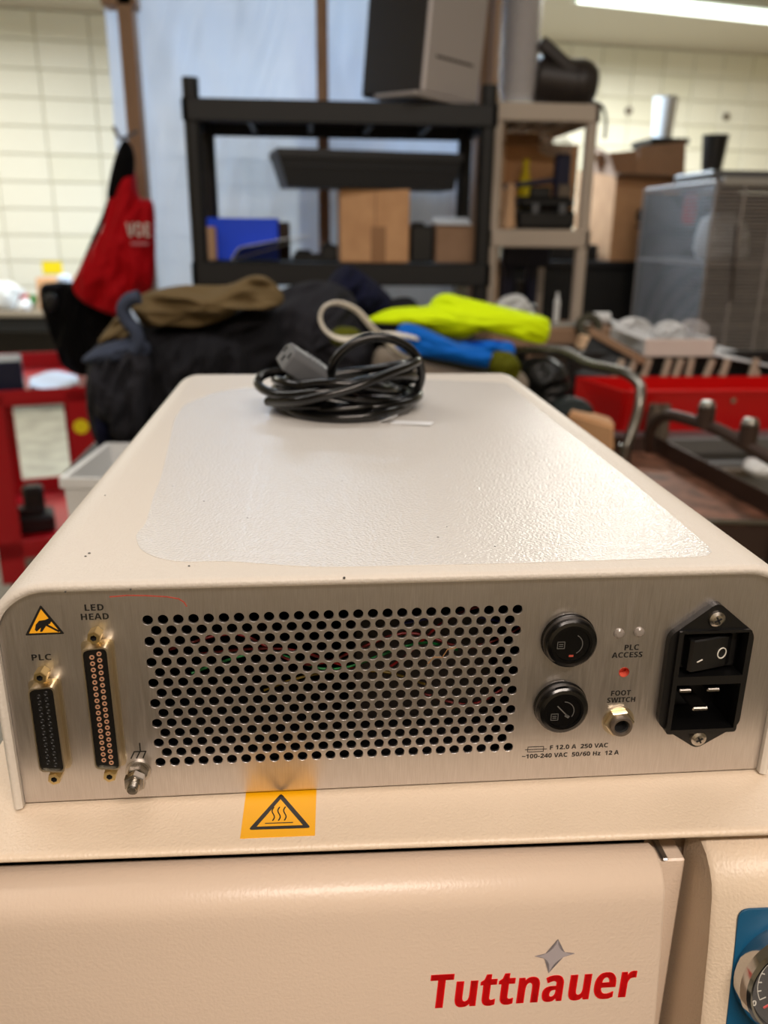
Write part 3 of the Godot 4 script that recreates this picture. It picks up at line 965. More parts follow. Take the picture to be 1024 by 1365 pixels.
func fuse_cap(o: Node3D, x: float, y: float, slot: bool) -> void:
	var xf := Transform3D(Basis(Vector3.RIGHT, PI / 2), mm(x, y))
	var p := []
	for q in [[0, 0], [11.5, 0], [11.6, 0.5], [11.3, 1.0], [11.0, 1.2], [11.2, 1.7], [11.2, 3.6], [10.8, 4.7], [10.0, 5.4], [8.6, 5.8], [7.5, 5.8], [7.3, 5.2], [0, 5.1]]:
		p.append(Vector2(q[0], q[1]) / 1000.0)
	var f := part("fuse_holder", lathe(ns(), p, 44, xf), M.black_gloss, o)
	f.set_meta("label", "black round fuse cap" + (" with a slot" if slot else ""))
	var s := ns()
	# arrow arc and square mark printed on the face
	var arc := []
	for k in 9:
		var a := deg_to_rad(-60.0 + 15.0 * k) + (0.45 if slot else 0.0)
		arc.append([x + 4.6 * cos(a), y + 4.6 * sin(a)])
	stroke(s, arc, 0.35, 5.2)
	var c := Vector2(x - 4.4, y - 0.2) if not slot else Vector2(x - 3.6, y - 2.6)
	var sq := []
	for k in 5:
		sq.append([c.x + (1.5 if k in [1, 2] else -1.5), c.y + (1.5 if k in [2, 3] else -1.5)])
	stroke(s, sq, 0.28, 5.2)
	stroke(s, [[c.x - 0.8, c.y + 0.4], [c.x + 0.8, c.y + 0.4]], 0.3, 5.2)
	stroke(s, [[c.x - 0.8, c.y - 0.5], [c.x + 0.8, c.y - 0.5]], 0.3, 5.2)
	part("face_print", s, M.print_grey, f)
	s = ns()
	if slot:
		stroke(s, [[x - 2.6, y + 2.6], [x + 2.0, y - 2.4]], 0.5, 5.2)
		stroke(s, [[x + 1.2, y - 2.0], [x + 2.4, y - 2.8]], 1.2, 5.2)
	else:
		stroke(s, [[x - 0.5, y - 5.2], [x + 0.9, y - 5.2]], 0.9, 5.2)
	part("slot_mark", s, M.print_grey if slot else M.red_pen, f)

func power_inlet(o: Node3D) -> void:
	var g := CSGCombiner3D.new()
	g.name = "power_inlet"
	g.set_meta("label", "black power inlet with rocker switch and three pins")
	o.add_child(g, true)
	g.transform = o.global_transform.affine_inverse() * Transform3D(Basis(), Vector3(0, BY, 0))
	var shape := rounded([Vector2(109.4, 26.5), Vector2(128.2, 13.6), Vector2(146.2, 25.0), Vector2(146.2, 69.4), Vector2(128.4, 84.2), Vector2(109.4, 69.2)], 3.2, 5)
	var lip := rounded([Vector2(112.6, 22.6), Vector2(144.2, 22.6), Vector2(144.2, 72.0), Vector2(112.6, 72.0)], 1.6, 4)
	for k in [[shape, 3.2, 0.0], [lip, 4.8, 0.0]]:
		var q := PackedVector2Array()
		for p in k[0]:
			q.append(p / 1000.0)
		var c := CSGPolygon3D.new()
		c.name = "inlet_body"
		c.polygon = q
		c.mode = CSGPolygon3D.MODE_DEPTH
		c.depth = k[1] / 1000.0
		c.position = Vector3(0, 0, k[1] / 1000.0)
		c.material = M.black_plastic
		g.add_child(c, true)
	for k in [[114.6, 50.6, 142.8, 70.8, -9.0], [114.6, 24.6, 142.8, 46.6, -16.0]]:
		var b := CSGBox3D.new()
		b.name = "inlet_opening"
		b.operation = CSGShape3D.OPERATION_SUBTRACTION
		b.size = Vector3(k[2] - k[0], k[3] - k[1], 8.0 - k[4]) / 1000.0
		b.position = Vector3((k[0] + k[2]) / 2, (k[1] + k[3]) / 2, (8.0 + k[4]) / 2) / 1000.0
		b.material = M.black_plastic
		g.add_child(b, true)
	# walls of the two wells behind the panel
	for k in [[114.0, 50.0, 143.4, 71.4, -4.0], [114.0, 24.0, 143.4, 47.2, -16.0]]:
		var s := ns()
		var a := [mm(k[0], k[1], 1), mm(k[2], k[1], 1), mm(k[2], k[3], 1), mm(k[0], k[3], 1)]
		var z := [mm(k[0], k[1], k[4]), mm(k[2], k[1], k[4]), mm(k[2], k[3], k[4]), mm(k[0], k[3], k[4])]
		for i in 4:
			quad(s, a[(i + 1) % 4], a[i], z[i], z[(i + 1) % 4])
		quad(s, z[0], z[1], z[2], z[3])
		part("well", s, M.connector_black, g)
	# rocker, pressed at its right end: a bent wedge
	var rk := [Vector2(-0.0, -2.0), Vector2(0.0, 3.9), Vector2(1.2, 5.4), Vector2(7.0, 4.2), Vector2(18.0, 1.2), Vector2(20.4, -0.4), Vector2(20.4, -2.0)]
	var pr := []
	for q in rk:
		pr.append(q / 1000.0)
	var s2 := ns()
	extrude(s2, pr, -0.0075, 0.0075, 0.0006, Transform3D(Basis(Vector3(1, 0, 0), Vector3(0, 0, 1), Vector3(0, -1, 0)), mm(118.2, 60.3, 0.0)))
	var rocker := part("rocker_switch", s2, M.black_plastic, g)
	part("switch_surround", bb(ns(), mm(115.4, 51.4, -3.5), mm(142.0, 70.0, -1.2), 0.0008), M.black_plastic, g)
	var on := ns()
	var xo := mm(133.6, 60.0, 1.9)
	var ring := []
	for k in 20:
		ring.append(xo + Vector3(cos(TAU * k / 20) * 0.0021, sin(TAU * k / 20) * 0.0024, -cos(TAU * k / 20) * 0.0021 * 0.27 + 0.0003))
	part("off_mark", tube(on, ring, 0.00030, 6, true), M.white_print, rocker)
	part("on_mark", rod(ns(), mm(121.6, 57.8, 5.35), mm(124.0, 58.8, 4.95), 0.00032, 6), M.white_print, rocker)
	for q in [[120.5, 41.6, 4.2], [133.2, 41.6, 4.2], [127.3, 33.7, 5.4]]:
		part("pin", bb(ns(), mm(q[0] - q[2] / 2 - 0.8, q[1] - 0.9, -15.5), mm(q[0] + q[2] / 2 + 0.8, q[1] + 0.9, 1.5 if q[2] < 5 else 3.6), 0.0005), M.zinc, g)
	for q in [[128.3, 76.8], [128.2, 19.2]]:
		var sc := part("screw", lathe(ns(), [Vector2(0.0037, 0.0032), Vector2(0.0034, 0.0043), Vector2(0.0022, 0.0050), Vector2(0, 0.0052)], 20, Transform3D(Basis(Vector3.RIGHT, PI / 2), mm(q[0], q[1]))), M.zinc, g)
		var sl := ns()
		for a in [0.5, 0.5 + PI / 2]:
			bx(sl, mm(q[0], q[1], 5.1), Vector3(0.0032, 0.0007, 0.0006), 0.0001, Basis(Vector3.BACK, a))
		part("cross_slot", sl, M.black_hole, sc)

# ---------------------------------------------------------------- the steriliser under the instrument
func build_autoclave() -> void:
	var o := thing("steriliser", "large beige table-top steriliser with a thick door under the instrument case", "steriliser", Vector3(0, 0.70, 0), -0.024)
	var xr := Transform3D(Basis(Vector3(0, 0, 1), Vector3(0, 1, 0), Vector3(-1, 0, 0)), Vector3.ZERO)  # profile (z, y) pushed along x
	xr = Transform3D(Basis(Vector3(0, 0, 1), Vector3(0, 1, 0), Vector3(1, 0, 0)), Vector3.ZERO)
	var top := 0.3967
	# top cover with rolled front edge
	top = 0.3992
	var prof := [Vector2(-0.52, top - 0.0037), Vector2(-0.52, top)] + [Vector2(0.0306, top), Vector2(0.0322, top - 0.0004), Vector2(0.0333, top - 0.0012), Vector2(0.0337, top - 0.0022), Vector2(0.0330, top - 0.0033), Vector2(0.0312, top - 0.0037), Vector2(0.020, top - 0.0037)]
	part("top_cover", extrude(ns(), prof, -0.187, 0.192, 0.0, xr, true), M.steriliser, o, true)
	# body behind the door
	part("body", bb(ns(), Vector3(-0.183, 0.03, -0.51), Vector3(0.188, top - 0.0038, 0.006), 0.002), M.door_paint, o, true)
	part("gasket", bb(ns(), Vector3(-0.185, top - 0.030, 0.005), Vector3(0.100, top - 0.0038, 0.0240), 0.001), M.black_hole, o, true)
	# bracket and ledge seen in the gap between door and control panel
	part("hinge_ledge", bb(ns(), Vector3(0.098, 0.03, 0.005), Vector3(0.1195, top - 0.0235, 0.0225), 0.0008), M.door_paint, o, true)
	part("hinge_strip", bb(ns(), Vector3(0.1085, top - 0.0232, 0.005), Vector3(0.1115, top - 0.0218, 0.024), 0.0006), M.steel_edge, o, true)
	# door: rounded thick slab
	var dp := [Vector2(0.0255, 0.05), Vector2(0.0255, 0.3875), Vector2(0.0262, 0.3886), Vector2(0.0280, 0.3893), Vector2(0.0320, 0.3897), Vector2(0.0360, 0.3888), Vector2(0.0400, 0.3868), Vector2(0.0432, 0.3840), Vector2(0.0453, 0.3805), Vector2(0.0464, 0.3760), Vector2(0.0470, 0.3700), Vector2(0.0497, 0.3520), Vector2(0.0537, 0.318), Vector2(0.060, 0.26), Vector2(0.060, 0.05)]
	var door := part("door", extrude(ns(), dp, -0.187, 0.1015, 0.0016, xr, true), M.door_paint, o, true)
	# face of door: tilted frame at y = 0.352
	var fb := Basis(Vector3(1, 0, 0), Vector3(0, 0.993, -0.118), Vector3(0, 0.118, 0.993))
	var fx := Transform3D(fb, Vector3(0, 0.352, 0.0498))
	lettering("Tuttnauer", 0.0158, 0.0842, fx * Transform3D(Basis(Vector3(0.9996, 0.0128, 0), Vector3(0.085, 1, 0), Vector3(0, 0, 1)), Vector3(0.0489, -0.0112, 0.0)), M.logo_red, door, "logo_lettering")
	for dx in [-0.00022, 0.00022]:
		lettering("Tuttnauer", 0.0159, 0.0842, fx * Transform3D(Basis(Vector3(0.9996, 0.0128, 0), Vector3(0.085, 1, 0), Vector3(0, 0, 1)), Vector3(0.0489 + dx, -0.0112, 0.00002)), M.logo_red, door, "logo_lettering")
	var star := []
	var tips := [Vector2(0.0581, 0.0103), Vector2(0.0652, 0.0034), Vector2(0.0549, -0.0052), Vector2(0.0490, 0.0029)]
	for k in 4:
		var a: Vector2 = tips[k]
		var b: Vector2 = tips[(k + 1) % 4]
		var c := Vector2(0.0569, 0.0028)
		for i in 6:
			var u := float(i) / 6.0
			star.append(a.lerp(c.lerp((a + b) / 2, 0.14), u).lerp(c.lerp((a + b) / 2, 0.14).lerp(b, u), u))
	part("logo_star", extrude(ns(), star, 0.0, 0.0002, 0.0, fx), M.logo_grey, door, true)
	# control panel right of the door
	var cp := [Vector2(0.010, 0.05), Vector2(0.010, 0.386), Vector2(0.0185, 0.3888), Vector2(0.0260, 0.3888), Vector2(0.0315, 0.3870), Vector2(0.0365, 0.3830), Vector2(0.0400, 0.3785), Vector2(0.0420, 0.3730), Vector2(0.0455, 0.3520), Vector2(0.0500, 0.314), Vector2(0.056, 0.26), Vector2(0.056, 0.05)]
	var ctl := part("control_panel", extrude(ns(), cp, 0.1235, 0.192, 0.0018, xr, true), M.steriliser, o, true)
	var px := Transform3D(fb, Vector3(0, 0.352, 0.0456))
	part("blue_plate", extrude(ns(), rounded([Vector2(0.1330, -0.15), Vector2(0.184, -0.15), Vector2(0.184, 0.0168), Vector2(0.1338, 0.0168)], 0.005, 6), -0.0004, 0.0005, 0.0001, px), M.blue_plate, ctl, true)
	# pressure gauge
	var gx := px * Transform3D(Basis(Vector3.RIGHT, PI / 2), Vector3(0.1580, -0.0140, 0))
	var gp := []
	for q in [[23.8, 0], [24.4, 2], [24.2, 7], [23.0, 10], [21.8, 11.2], [20.9, 11.0], [20.4, 9.6], [20.2, 6.5]]:
		gp.append(Vector2(q[0], q[1]) / 1000.0)
	var ga := part("pressure_gauge", lathe(ns(), gp, 48, gx), M.chrome, ctl, true)
	var dl := px * Transform3D(Basis(), Vector3(0.1580, -0.0140, 0.0066))
	part("dial", lathe(ns(), [Vector2(0.0203, -0.0003), Vector2(0.0203, 0), Vector2(0, 0)], 40, px * Transform3D(Basis(Vector3.RIGHT, PI / 2), Vector3(0.1580, -0.0140, 0.0066))), M.dial, ga, true)
	var tk := ns()
	for k in 17:
		var a := deg_to_rad(205.0 - k * 15.0)
		var r0 := 0.0150 if k % 4 else 0.0138
		bx(tk, dl * (Vector3(cos(a), sin(a), 0) * (r0 + 0.0165) / 2 + Vector3(0, 0, 0.0001)), Vector3(0.0165 - r0, 0.0005, 0.0002), 0.00005, dl.basis * Basis(Vector3.BACK, a))
	var arc := []
	for k in 33:
		var a := deg_to_rad(205.0 - k * 7.5)
		arc.append(dl * (Vector3(cos(a), sin(a), 0) * 0.0166 + Vector3(0, 0, 0.0001)))
	tube(tk, arc, 0.0002, 5)
	part("scale", tk, M.white_print, ga, true)
	lettering("0", 0.0026, 0.0018, dl * Transform3D(Basis(), Vector3(-0.0172, -0.0085, 0.0001)), M.white_print, ga)
	part("needle", bx(ns(), dl * Vector3(-0.0062, -0.0052, 0.0012), Vector3(0.018, 0.0011, 0.0005), 0.0002, dl.basis * Basis(Vector3.BACK, deg_to_rad(212))), M.needle_red, ga, true)
	part("hub", lathe(ns(), [Vector2(0.0018, 0), Vector2(0.0016, 0.0022), Vector2(0, 0.0024)], 16, dl * Transform3D(Basis(Vector3.RIGHT, PI / 2), Vector3.ZERO)), M.needle_red, ga, true)
	part("gauge_glass", lathe(ns(), [Vector2(0.0202, 0.0095), Vector2(0.012, 0.0100), Vector2(0, 0.0101)], 40, gx), M.gauge_glass, ga, true)
	# hot surface sticker on the top cover
	var sx := Transform3D(Basis(Vector3(1, 0, 0), Vector3(0, 0, -1), Vector3(0, 1, 0)), Vector3(0, top, 0))
	var st := part("hot_sticker", extrude(ns(), [Vector2(-0.0687, 0.0070), Vector2(-0.0383, 0.0067), Vector2(-0.0385, -0.0278), Vector2(-0.0683, -0.0281)], 0.0, 0.0002, 0.0, sx), M.yellow_label, o, true)
	var tri_o := rounded([Vector2(-0.0655, -0.0234), Vector2(-0.0402, -0.0234), Vector2(-0.0535, -0.0010)], 0.0016, 3)
	part("triangle", extrude(ns(), tri_o, 0.0002, 0.0003, 0.0, sx), M.ink, st, true)
	part("yellow_field", extrude(ns(), [Vector2(-0.0622, -0.0217), Vector2(-0.0436, -0.0217), Vector2(-0.0535, -0.0051)], 0.0003, 0.0004, 0.0, sx), M.yellow_label, st, true)
	var hw := ns()
	for k in 3:
		var wv := []
		for i in 13:
			var t := i / 12.0
			wv.append(sx * Vector3(-0.0560 + k * 0.0024 + sin(t * TAU) * 0.0006, -0.0186 + t * 0.0083, 0.00045))
		tube(hw, wv, 0.00028, 5)
	tube(hw, [sx * Vector3(-0.0590, -0.0201, 0.00045), sx * Vector3(-0.0476, -0.0201, 0.00045)], 0.00022, 5)
	part("heat_symbol", hw, M.ink, st, true)
	for q in [Vector2(-0.16, -0.48), Vector2(0.165, -0.48), Vector2(-0.16, -0.02), Vector2(0.165, -0.02)]:
		part("foot", lathe(ns(), [Vector2(0, 0), Vector2(0.018, 0), Vector2(0.02, 0.031), Vector2(0, 0.031)], 16, Transform3D(Basis(), Vector3(q.x, 0, q.y))), M.black_plastic, o, true)

func build_bench() -> void:
	solo("floor_mat", bb(ns(), Vector3(-1.3, 0.0, 0.25), Vector3(1.3, 0.012, 2.4), 0.004), M.black_case, "black rubber floor mat before the work table", "mat")
	var o := thing("work_table", "grey work table carrying the steriliser", "table", Vector3(0, 0, -0.2))
	part("tabletop", bb(ns(), Vector3(-0.42, 0.66, -0.62), Vector3(0.46, 0.70, 0.16), 0.004), M.bench_grey, o)
	for q in [[-0.38, -0.58], [0.42, -0.58], [-0.38, 0.12], [0.42, 0.12]]:
		part("leg", bb(ns(), Vector3(q[0] - 0.025, 0, q[1] - 0.025), Vector3(q[0] + 0.025, 0.66, q[1] + 0.025), 0.003), M.bench_grey, o)

# ---------------------------------------------------------------- coiled power cord
func build_cord() -> void:
	var ty := BY + 0.1003
	var o := thing("power_cord", "coiled black power cord with a grey plug lying on the instrument lid", "power cord", Vector3(-0.012, ty, -0.318))
	o.scale = Vector3.ONE * 0.81
	var rng := RandomNumberGenerator.new()
	rng.seed = 11
	var pts := []
	var turns := 8
	for k in turns * 12 + 1:
		var f := float(k) / 12.0
		var a := TAU * f + 0.4
		var w := sin(f * 2.4) * 0.5 + 0.5
		var lift := 0.005 + 0.0043 * (f * 0.95) * (0.65 + 0.35 * sin(a * 1.0 + f)) + 0.003 * sin(a * 2.0 + f * 1.7)
		var rx := 0.066 - 0.010 * w + 0.004 * sin(f * 5.1)
		var rz := 0.066 - 0.016 * (1.0 - w) + 0.005 * cos(f * 3.3)
		var cx := 0.004 * sin(f * 1.9)
		pts.append(Vector3(cx + rx * cos(a), maxf(0.0045, lift), rz * sin(a) + 0.004 * cos(f * 2.7)))
	part("cable", tube(ns(), spline(pts, 3), 0.0043, 10), M.cable, o, true)
	# a loose loop that stands up on the right and one that sticks out on the left
	var up := []
	for k in 17:
		var a := PI * (1.08 - 1.35 * k / 16.0)
		up.append(Vector3(0.028 + 0.042 * cos(a), 0.030 + 0.037 * sin(a), 0.006 + 0.016 * sin(a * 0.7)))
	part("loose_loop", tube(ns(), spline(up, 3), 0.0043, 10), M.cable, o, true)
	var lp := []
	for q in [[0.020, 0.030, 0.045], [-0.02, 0.026, 0.060], [-0.058, 0.021, 0.047], [-0.078, 0.024, 0.018], [-0.074, 0.031, 0.000], [-0.05, 0.033, -0.004], [-0.03, 0.028, 0.006]]:
		lp.append(Vector3(q[0], q[1], q[2]))
	part("loose_loop", tube(ns(), spline(lp, 5), 0.0043, 10), M.cable, o, true)
	var fr := []
	for q in [[-0.070, 0.012, 0.030], [-0.04, 0.020, 0.066], [0.0, 0.030, 0.072], [0.04, 0.042, 0.052], [0.064, 0.046, 0.022], [0.055, 0.036, -0.01]]:
		fr.append(Vector3(q[0], q[1], q[2]))
	part("loose_loop", tube(ns(), spline(fr, 5), 0.0043, 10), M.cable, o, true)
	# female connector, its face up to the left
	var xf := Transform3D(Basis(Vector3(0.74, -0.55, -0.38).normalized(), Vector3(0.55, 0.82, 0.10).normalized(), Vector3(0.26, -0.28, 0.92).normalized()).orthonormalized(), Vector3(-0.0430, 0.0450, 0.022)).scaled_local(Vector3.ONE * 1.16)
	# local x runs from the face to the cable, y up, z to the viewer
	var face_p := rounded([Vector2(-0.0105, -0.0090), Vector2(0.0105, -0.0090), Vector2(0.0105, 0.0050), Vector2(0.0060, 0.0095), Vector2(-0.0060, 0.0095), Vector2(-0.0105, 0.0050)], 0.0015, 3)
	var along_x := xf * Transform3D(Basis(Vector3(0, 0, 1), Vector3(0, 1, 0), Vector3(-1, 0, 0)), Vector3.ZERO)
	var pl := part("plug", extrude(ns(), face_p, -0.024, 0.012, 0.0010, along_x), M.plug, o, true)
	part("plug_shoulder", extrude(ns(), rounded([Vector2(-0.0085, -0.0075), Vector2(0.0085, -0.0075), Vector2(0.0085, 0.0065), Vector2(-0.0085, 0.0065)], 0.003, 3), -0.034, -0.023, 0.002, along_x), M.plug, pl, true)
	for q in [[-0.0062, 0.0025], [0.0062, 0.0025], [0.0, -0.0028]]:
		part("socket_slot", bx(ns(), along_x * Vector3(q[0], q[1], 0.0118), Vector3(0.0022, 0.0052, 0.0012), 0.0002, along_x.basis), M.black_hole, pl, true)
	for k in 4:
		part("grip_rib", bx(ns(), along_x * Vector3(0, 0.0088, -0.004 - k * 0.004), Vector3(0.012, 0.0025, 0.0018), 0.0004, along_x.basis), M.plug, pl, true)
	part("strain_relief", rod(ns(), along_x * Vector3(0, 0, -0.033), along_x * Vector3(0, 0, -0.052), 0.0062, 14, 0.0046), M.cable, pl, true)
	# paper tag under the coil, to the right
	part("paper_tag", bx(ns(), Vector3(0.054, 0.0012, 0.073), Vector3(0.036, 0.0006, 0.012), 0.0002, Basis(Vector3.UP, -0.35) * Basis(Vector3.BACK, 0.03)), M.paper, o, true)
	part("paper_tag", bx(ns(), Vector3(0.034, 0.004, 0.068), Vector3(0.016, 0.0006, 0.009), 0.0002, Basis(Vector3.UP, -0.5) * Basis(Vector3.BACK, 0.4)), M.paper, o, true)

# ---------------------------------------------------------------- black shelf unit and what it carries
func shelf_tier(o: Node3D, x0: float, x1: float, y0: float, y1: float, zf: float, zb: float, m: Material) -> void:
	var s := ns()
	bb(s, Vector3(x0, y0, zf - 0.02), Vector3(x1, y1, zf), 0.004)
	bb(s, Vector3(x0, y0, zb), Vector3(x1, y1, zb + 0.02), 0.004)
	bb(s, Vector3(x0, y0, zb), Vector3(x0 + 0.02, y1, zf), 0.004)
	bb(s, Vector3(x1 - 0.02, y0, zb), Vector3(x1, y1, zf), 0.004)
	bb(s, Vector3(x0 + 0.01, y1 - 0.022, zb + 0.01), Vector3(x1 - 0.01, y1 - 0.006, zf - 0.01), 0.002)
	for k in 4:
		var x := lerpf(x0, x1, (k + 1) / 5.0)
		bb(s, Vector3(x - 0.008, y0 + 0.01, zb + 0.01), Vector3(x + 0.008, y1 - 0.01, zf - 0.01), 0.002)
	part("tier", s, m, o)

func post(o: Node3D, x: float, z: float, y1: float, r: float, m: Material) -> void:
	part("post", lathe(ns(), [Vector2(0, 0), Vector2(r, 0), Vector2(r * 0.94, y1), Vector2(0, y1)], 16, Transform3D(Basis(), Vector3(x, 0, z))), m, o)

func build_black_shelf() -> void:
	var zf := -2.40
	var zb := -2.84
	var x0 := at(250, 128, zf).x - 0.02
	var x1 := at(654, 150, zf).x + 0.025
	var o := thing("shelf_unit", "black plastic shelf unit in front of the plastic sheeting", "shelf", Vector3((x0 + x1) / 2, 0, (zf + zb) / 2))
	var yt := at(450, 134, zf).y
	var yu := at(450, 165, zf).y
	var yl := at(450, 351, zf).y
	shelf_tier(o, x0, x1, yu, yt, zf, zb, M.shelf_black)
	shelf_tier(o, x0, x1, yl - 0.068, yl, zf, zb, M.shelf_black)
	shelf_tier(o, x0, x1, 0.62, 0.69, zf, zb, M.shelf_black)
	shelf_tier(o, x0, x1, 0.06, 0.13, zf, zb, M.shelf_black)
	for q in [[x0 + 0.026, zf - 0.03], [x1 - 0.026, zf - 0.03], [x0 + 0.026, zb + 0.03], [x1 - 0.026, zb + 0.03]]:
		post(o, q[0], q[1], yt + (0.055 if q[1] > -2.6 else 0.01), 0.026, M.shelf_black)
	# grey metal dispenser case standing askew on the top tier
	var c := at(600, 131, -2.55)
	var g := thing("dispenser_case", "grey metal dispenser case standing askew on top of the black shelf", "metal case", Vector3(c.x, yt, -2.55))
	var tb := Basis(Vector3.BACK, -0.08) * Basis(Vector3.UP, 0.58)
	var s := ns()
	var w := 0.225
	var hh := 0.62
	bx(s, Vector3(c.x - 0.075, yt + hh / 2 + 0.03, -2.60), Vector3(w, hh, 0.30), 0.008, tb)
	part("case_body", s, M.brown_metal, g)
	s = ns()
	bx(s, Vector3(c.x - 0.075, yt + hh / 2 + 0.03, -2.60) + tb * Vector3(0, 0, 0.155), Vector3(w + 0.004, hh + 0.004, 0.016), 0.006, tb)
	var cover := part("case_front", s, M.grey_metal, g)
	part("slot", bx(ns(), Vector3(c.x - 0.075, yt + hh / 2 + 0.03, -2.60) + tb * Vector3(0, -0.21, 0.164), Vector3(0.15, 0.006, 0.004), 0.001, tb), M.brown_metal, cover)
	part("lock", rod(ns(), Vector3(c.x - 0.075, yt + hh / 2 + 0.03, -2.60) + tb * Vector3(-0.085, -0.05, 0.16), Vector3(c.x - 0.075, yt + hh / 2 + 0.03, -2.60) + tb * Vector3(-0.085, -0.05, 0.168), 0.008, 12), M.brown_metal, cover)
	part("bottom_lip", bx(ns(), Vector3(c.x - 0.105, yt + 0.016, -2.60) + tb * Vector3(-0.03, 0.0, 0.10), Vector3(w + 0.05, 0.014, 0.20), 0.004, tb), M.grey_metal, g)
	# carton and trough
	var a := at(453, 251, -2.46)
	var b := at(545, 350, -2.46)
	var box := thing("carton", "tan cardboard carton under the black trough on the black shelf", "carton", Vector3((a.x + b.x) / 2, yl, -2.55))
	part("box_body", bb(ns(), Vector3(a.x, yl, -2.70), Vector3(b.x, a.y, -2.46), 0.004), M.cardboard, box)
	part("tape", bb(ns(), Vector3((a.x + b.x) / 2 - 0.012, yl + 0.0, -2.461), Vector3((a.x + b.x) / 2 + 0.035, yl + 0.11, -2.4585), 0.0005), M.tape, box)
	part("flap_seam", bb(ns(), Vector3((a.x + b.x) / 2 - 0.0, yl + 0.1, -2.461), Vector3((a.x + b.x) / 2 + 0.004, a.y - 0.01, -2.459), 0.0005), M.tape, box)
	var ta := at(362, 204, -2.45)
	var tb2 := at(614, 204, -2.45)
	var tl := thing("trough", "long black plastic trough laid across the tan carton", "trough", Vector3((ta.x + tb2.x) / 2, a.y, -2.53))
	var ty1 := at(480, 200, -2.42).y
	var ty0 := a.y + 0.0005
	s = ns()
	# open trough with sloping ends: outer shell, rim and hollow; turned a little so that its left end shows
	var hw := (tb2.x - ta.x) / 2
	var th := ty1 - ty0
	var ring := func(x0: float, x1: float, z0: float, z1: float, y: float) -> Array:
		return [Vector3(x0, y, z1), Vector3(x1, y, z1), Vector3(x1, y, z0), Vector3(x0, y, z0)]
	var layers := [ring.call(-hw + 0.03, hw - 0.02, -0.085, 0.085, 0.0), ring.call(-hw + 0.004, hw - 0.004, -0.10, 0.10, th - 0.022), ring.call(-hw, hw, -0.105, 0.105, th - 0.022), ring.call(-hw, hw, -0.105, 0.105, th), ring.call(-hw + 0.008, hw - 0.008, -0.097, 0.097, th), ring.call(-hw + 0.036, hw - 0.026, -0.079, 0.079, 0.006)]
	for k in layers.size() - 1:
		for i in 4:
			var j := (i + 1) % 4
			quad(s, layers[k][i], layers[k][j], layers[k + 1][j], layers[k + 1][i])
	quad(s, layers[0][3], layers[0][2], layers[0][1], layers[0][0])
	quad(s, layers[5][0], layers[5][1], layers[5][2], layers[5][3])
	tl.rotation.y = 0.16
	part("trough_shell", s, M.trough, tl, true)
	part("rib", bx(ns(), Vector3(0.002, th * 0.55, 0.0945), Vector3(hw * 2 - 0.04, 0.008, 0.008), 0.002), M.trough, tl, true)
	# blue bin with a raised back, brown board behind it
	a = at(276, 290, -2.62)
	b = at(372, 347, -2.62)
	var bn := thing("blue_bin", "bright blue plastic bin at the left end of the black shelf", "bin", Vector3((a.x + b.x) / 2, yl, -2.66))
	part("bin_front", bb(ns(), Vector3(a.x, yl, -2.62), Vector3(b.x, a.y, -2.61), 0.003), M.blue_bin, bn)
	part("bin_back", bb(ns(), Vector3(a.x, yl, -2.77), Vector3(b.x, a.y, -2.76), 0.003), M.blue_bin, bn)
	for x in [a.x + 0.004, b.x - 0.004]:
		part("bin_side", bb(ns(), Vector3(x - 0.004, yl, -2.76), Vector3(x + 0.004, a.y, -2.62), 0.002), M.blue_bin, bn)
	part("bin_floor", bb(ns(), Vector3(a.x, yl, -2.76), Vector3(b.x, yl + 0.006, -2.62), 0.002), M.blue_bin, bn)
	a = at(372, 296, -2.66)
	solo("hardboard", bb(ns(), Vector3(a.x, yl, -2.70), Vector3(at(386, 296, -2.66).x, a.y, -2.62), 0.003), M.print_dark, "small dark brown board standing right of the blue bin", "board")
	a = at(254, 303, -2.56)
	solo("wood_block", bb(ns(), Vector3(a.x, yl, -2.62), Vector3(at(286, 303, -2.56).x, at(270, 302, -2.56).y, -2.56), 0.003), M.wood, "pale wood block standing behind the black shelf's left post", "wood block")
	# papers and small parts
	s = ns()
	var pa := at(306, 346, -2.47)
	extrude(s, rounded([Vector2(0, 0.0), Vector2(0.255, 0.072), Vector2(0.25, 0.082), Vector2(0.03, 0.042)], 0.01, 3), -0.20, 0.0, 0.002, Transform3D(Basis(), Vector3(pa.x, yl + 0.002, -2.47)))
	solo("paper_sheaf", s, M.paper, "white papers in front of the blue bin on the black shelf", "papers")
	for q in [[390, 432, 333, 0.05, "black_tool", "low black tool lying beside the white papers"], [428, 450, 322, 0.07, "black_clamp", "small black clamp left of the tan carton"], [548, 579, 296, 0.14, "black_box", "dark box between the tan carton and the small brown carton"]]:
		var l := at(q[0], q[2], -2.5)
		var r := at(q[1], q[2], -2.5)
		s = ns()
		bb(s, Vector3(l.x, yl, -2.5 - q[3]), Vector3(r.x, l.y - 0.01, -2.5), 0.006)
		bb(s, Vector3(l.x + 0.01, l.y - 0.012, -2.5 - q[3] * 0.8), Vector3(lerpf(l.x, r.x, 0.6), l.y, -2.5 - 0.01), 0.004)
		solo(q[4], s, M.black_case, q[5], "tool" if q[4] != "black_box" else "box")
	a = at(582, 298, -2.48)
	b = at(637, 348, -2.48)
	var sc := thing("small_carton", "small brown carton with a white flap at the black shelf's right end", "carton", Vector3((a.x + b.x) / 2, yl, -2.55))
	part("box_body", bb(ns(), Vector3(a.x, yl, -2.62), Vector3(b.x, a.y, -2.48), 0.003), M.cardboard_dark, sc)
	part("flap", bx(ns(), Vector3((a.x + b.x) / 2 - 0.015, a.y + 0.008, -2.52), Vector3(b.x - a.x - 0.02, 0.004, 0.10), 0.001, Basis(Vector3.RIGHT, 0.2)), M.paper, sc)
	# white pot below the shelf, seen past the yellow jacket
	a = at(601, 376, -2.5)
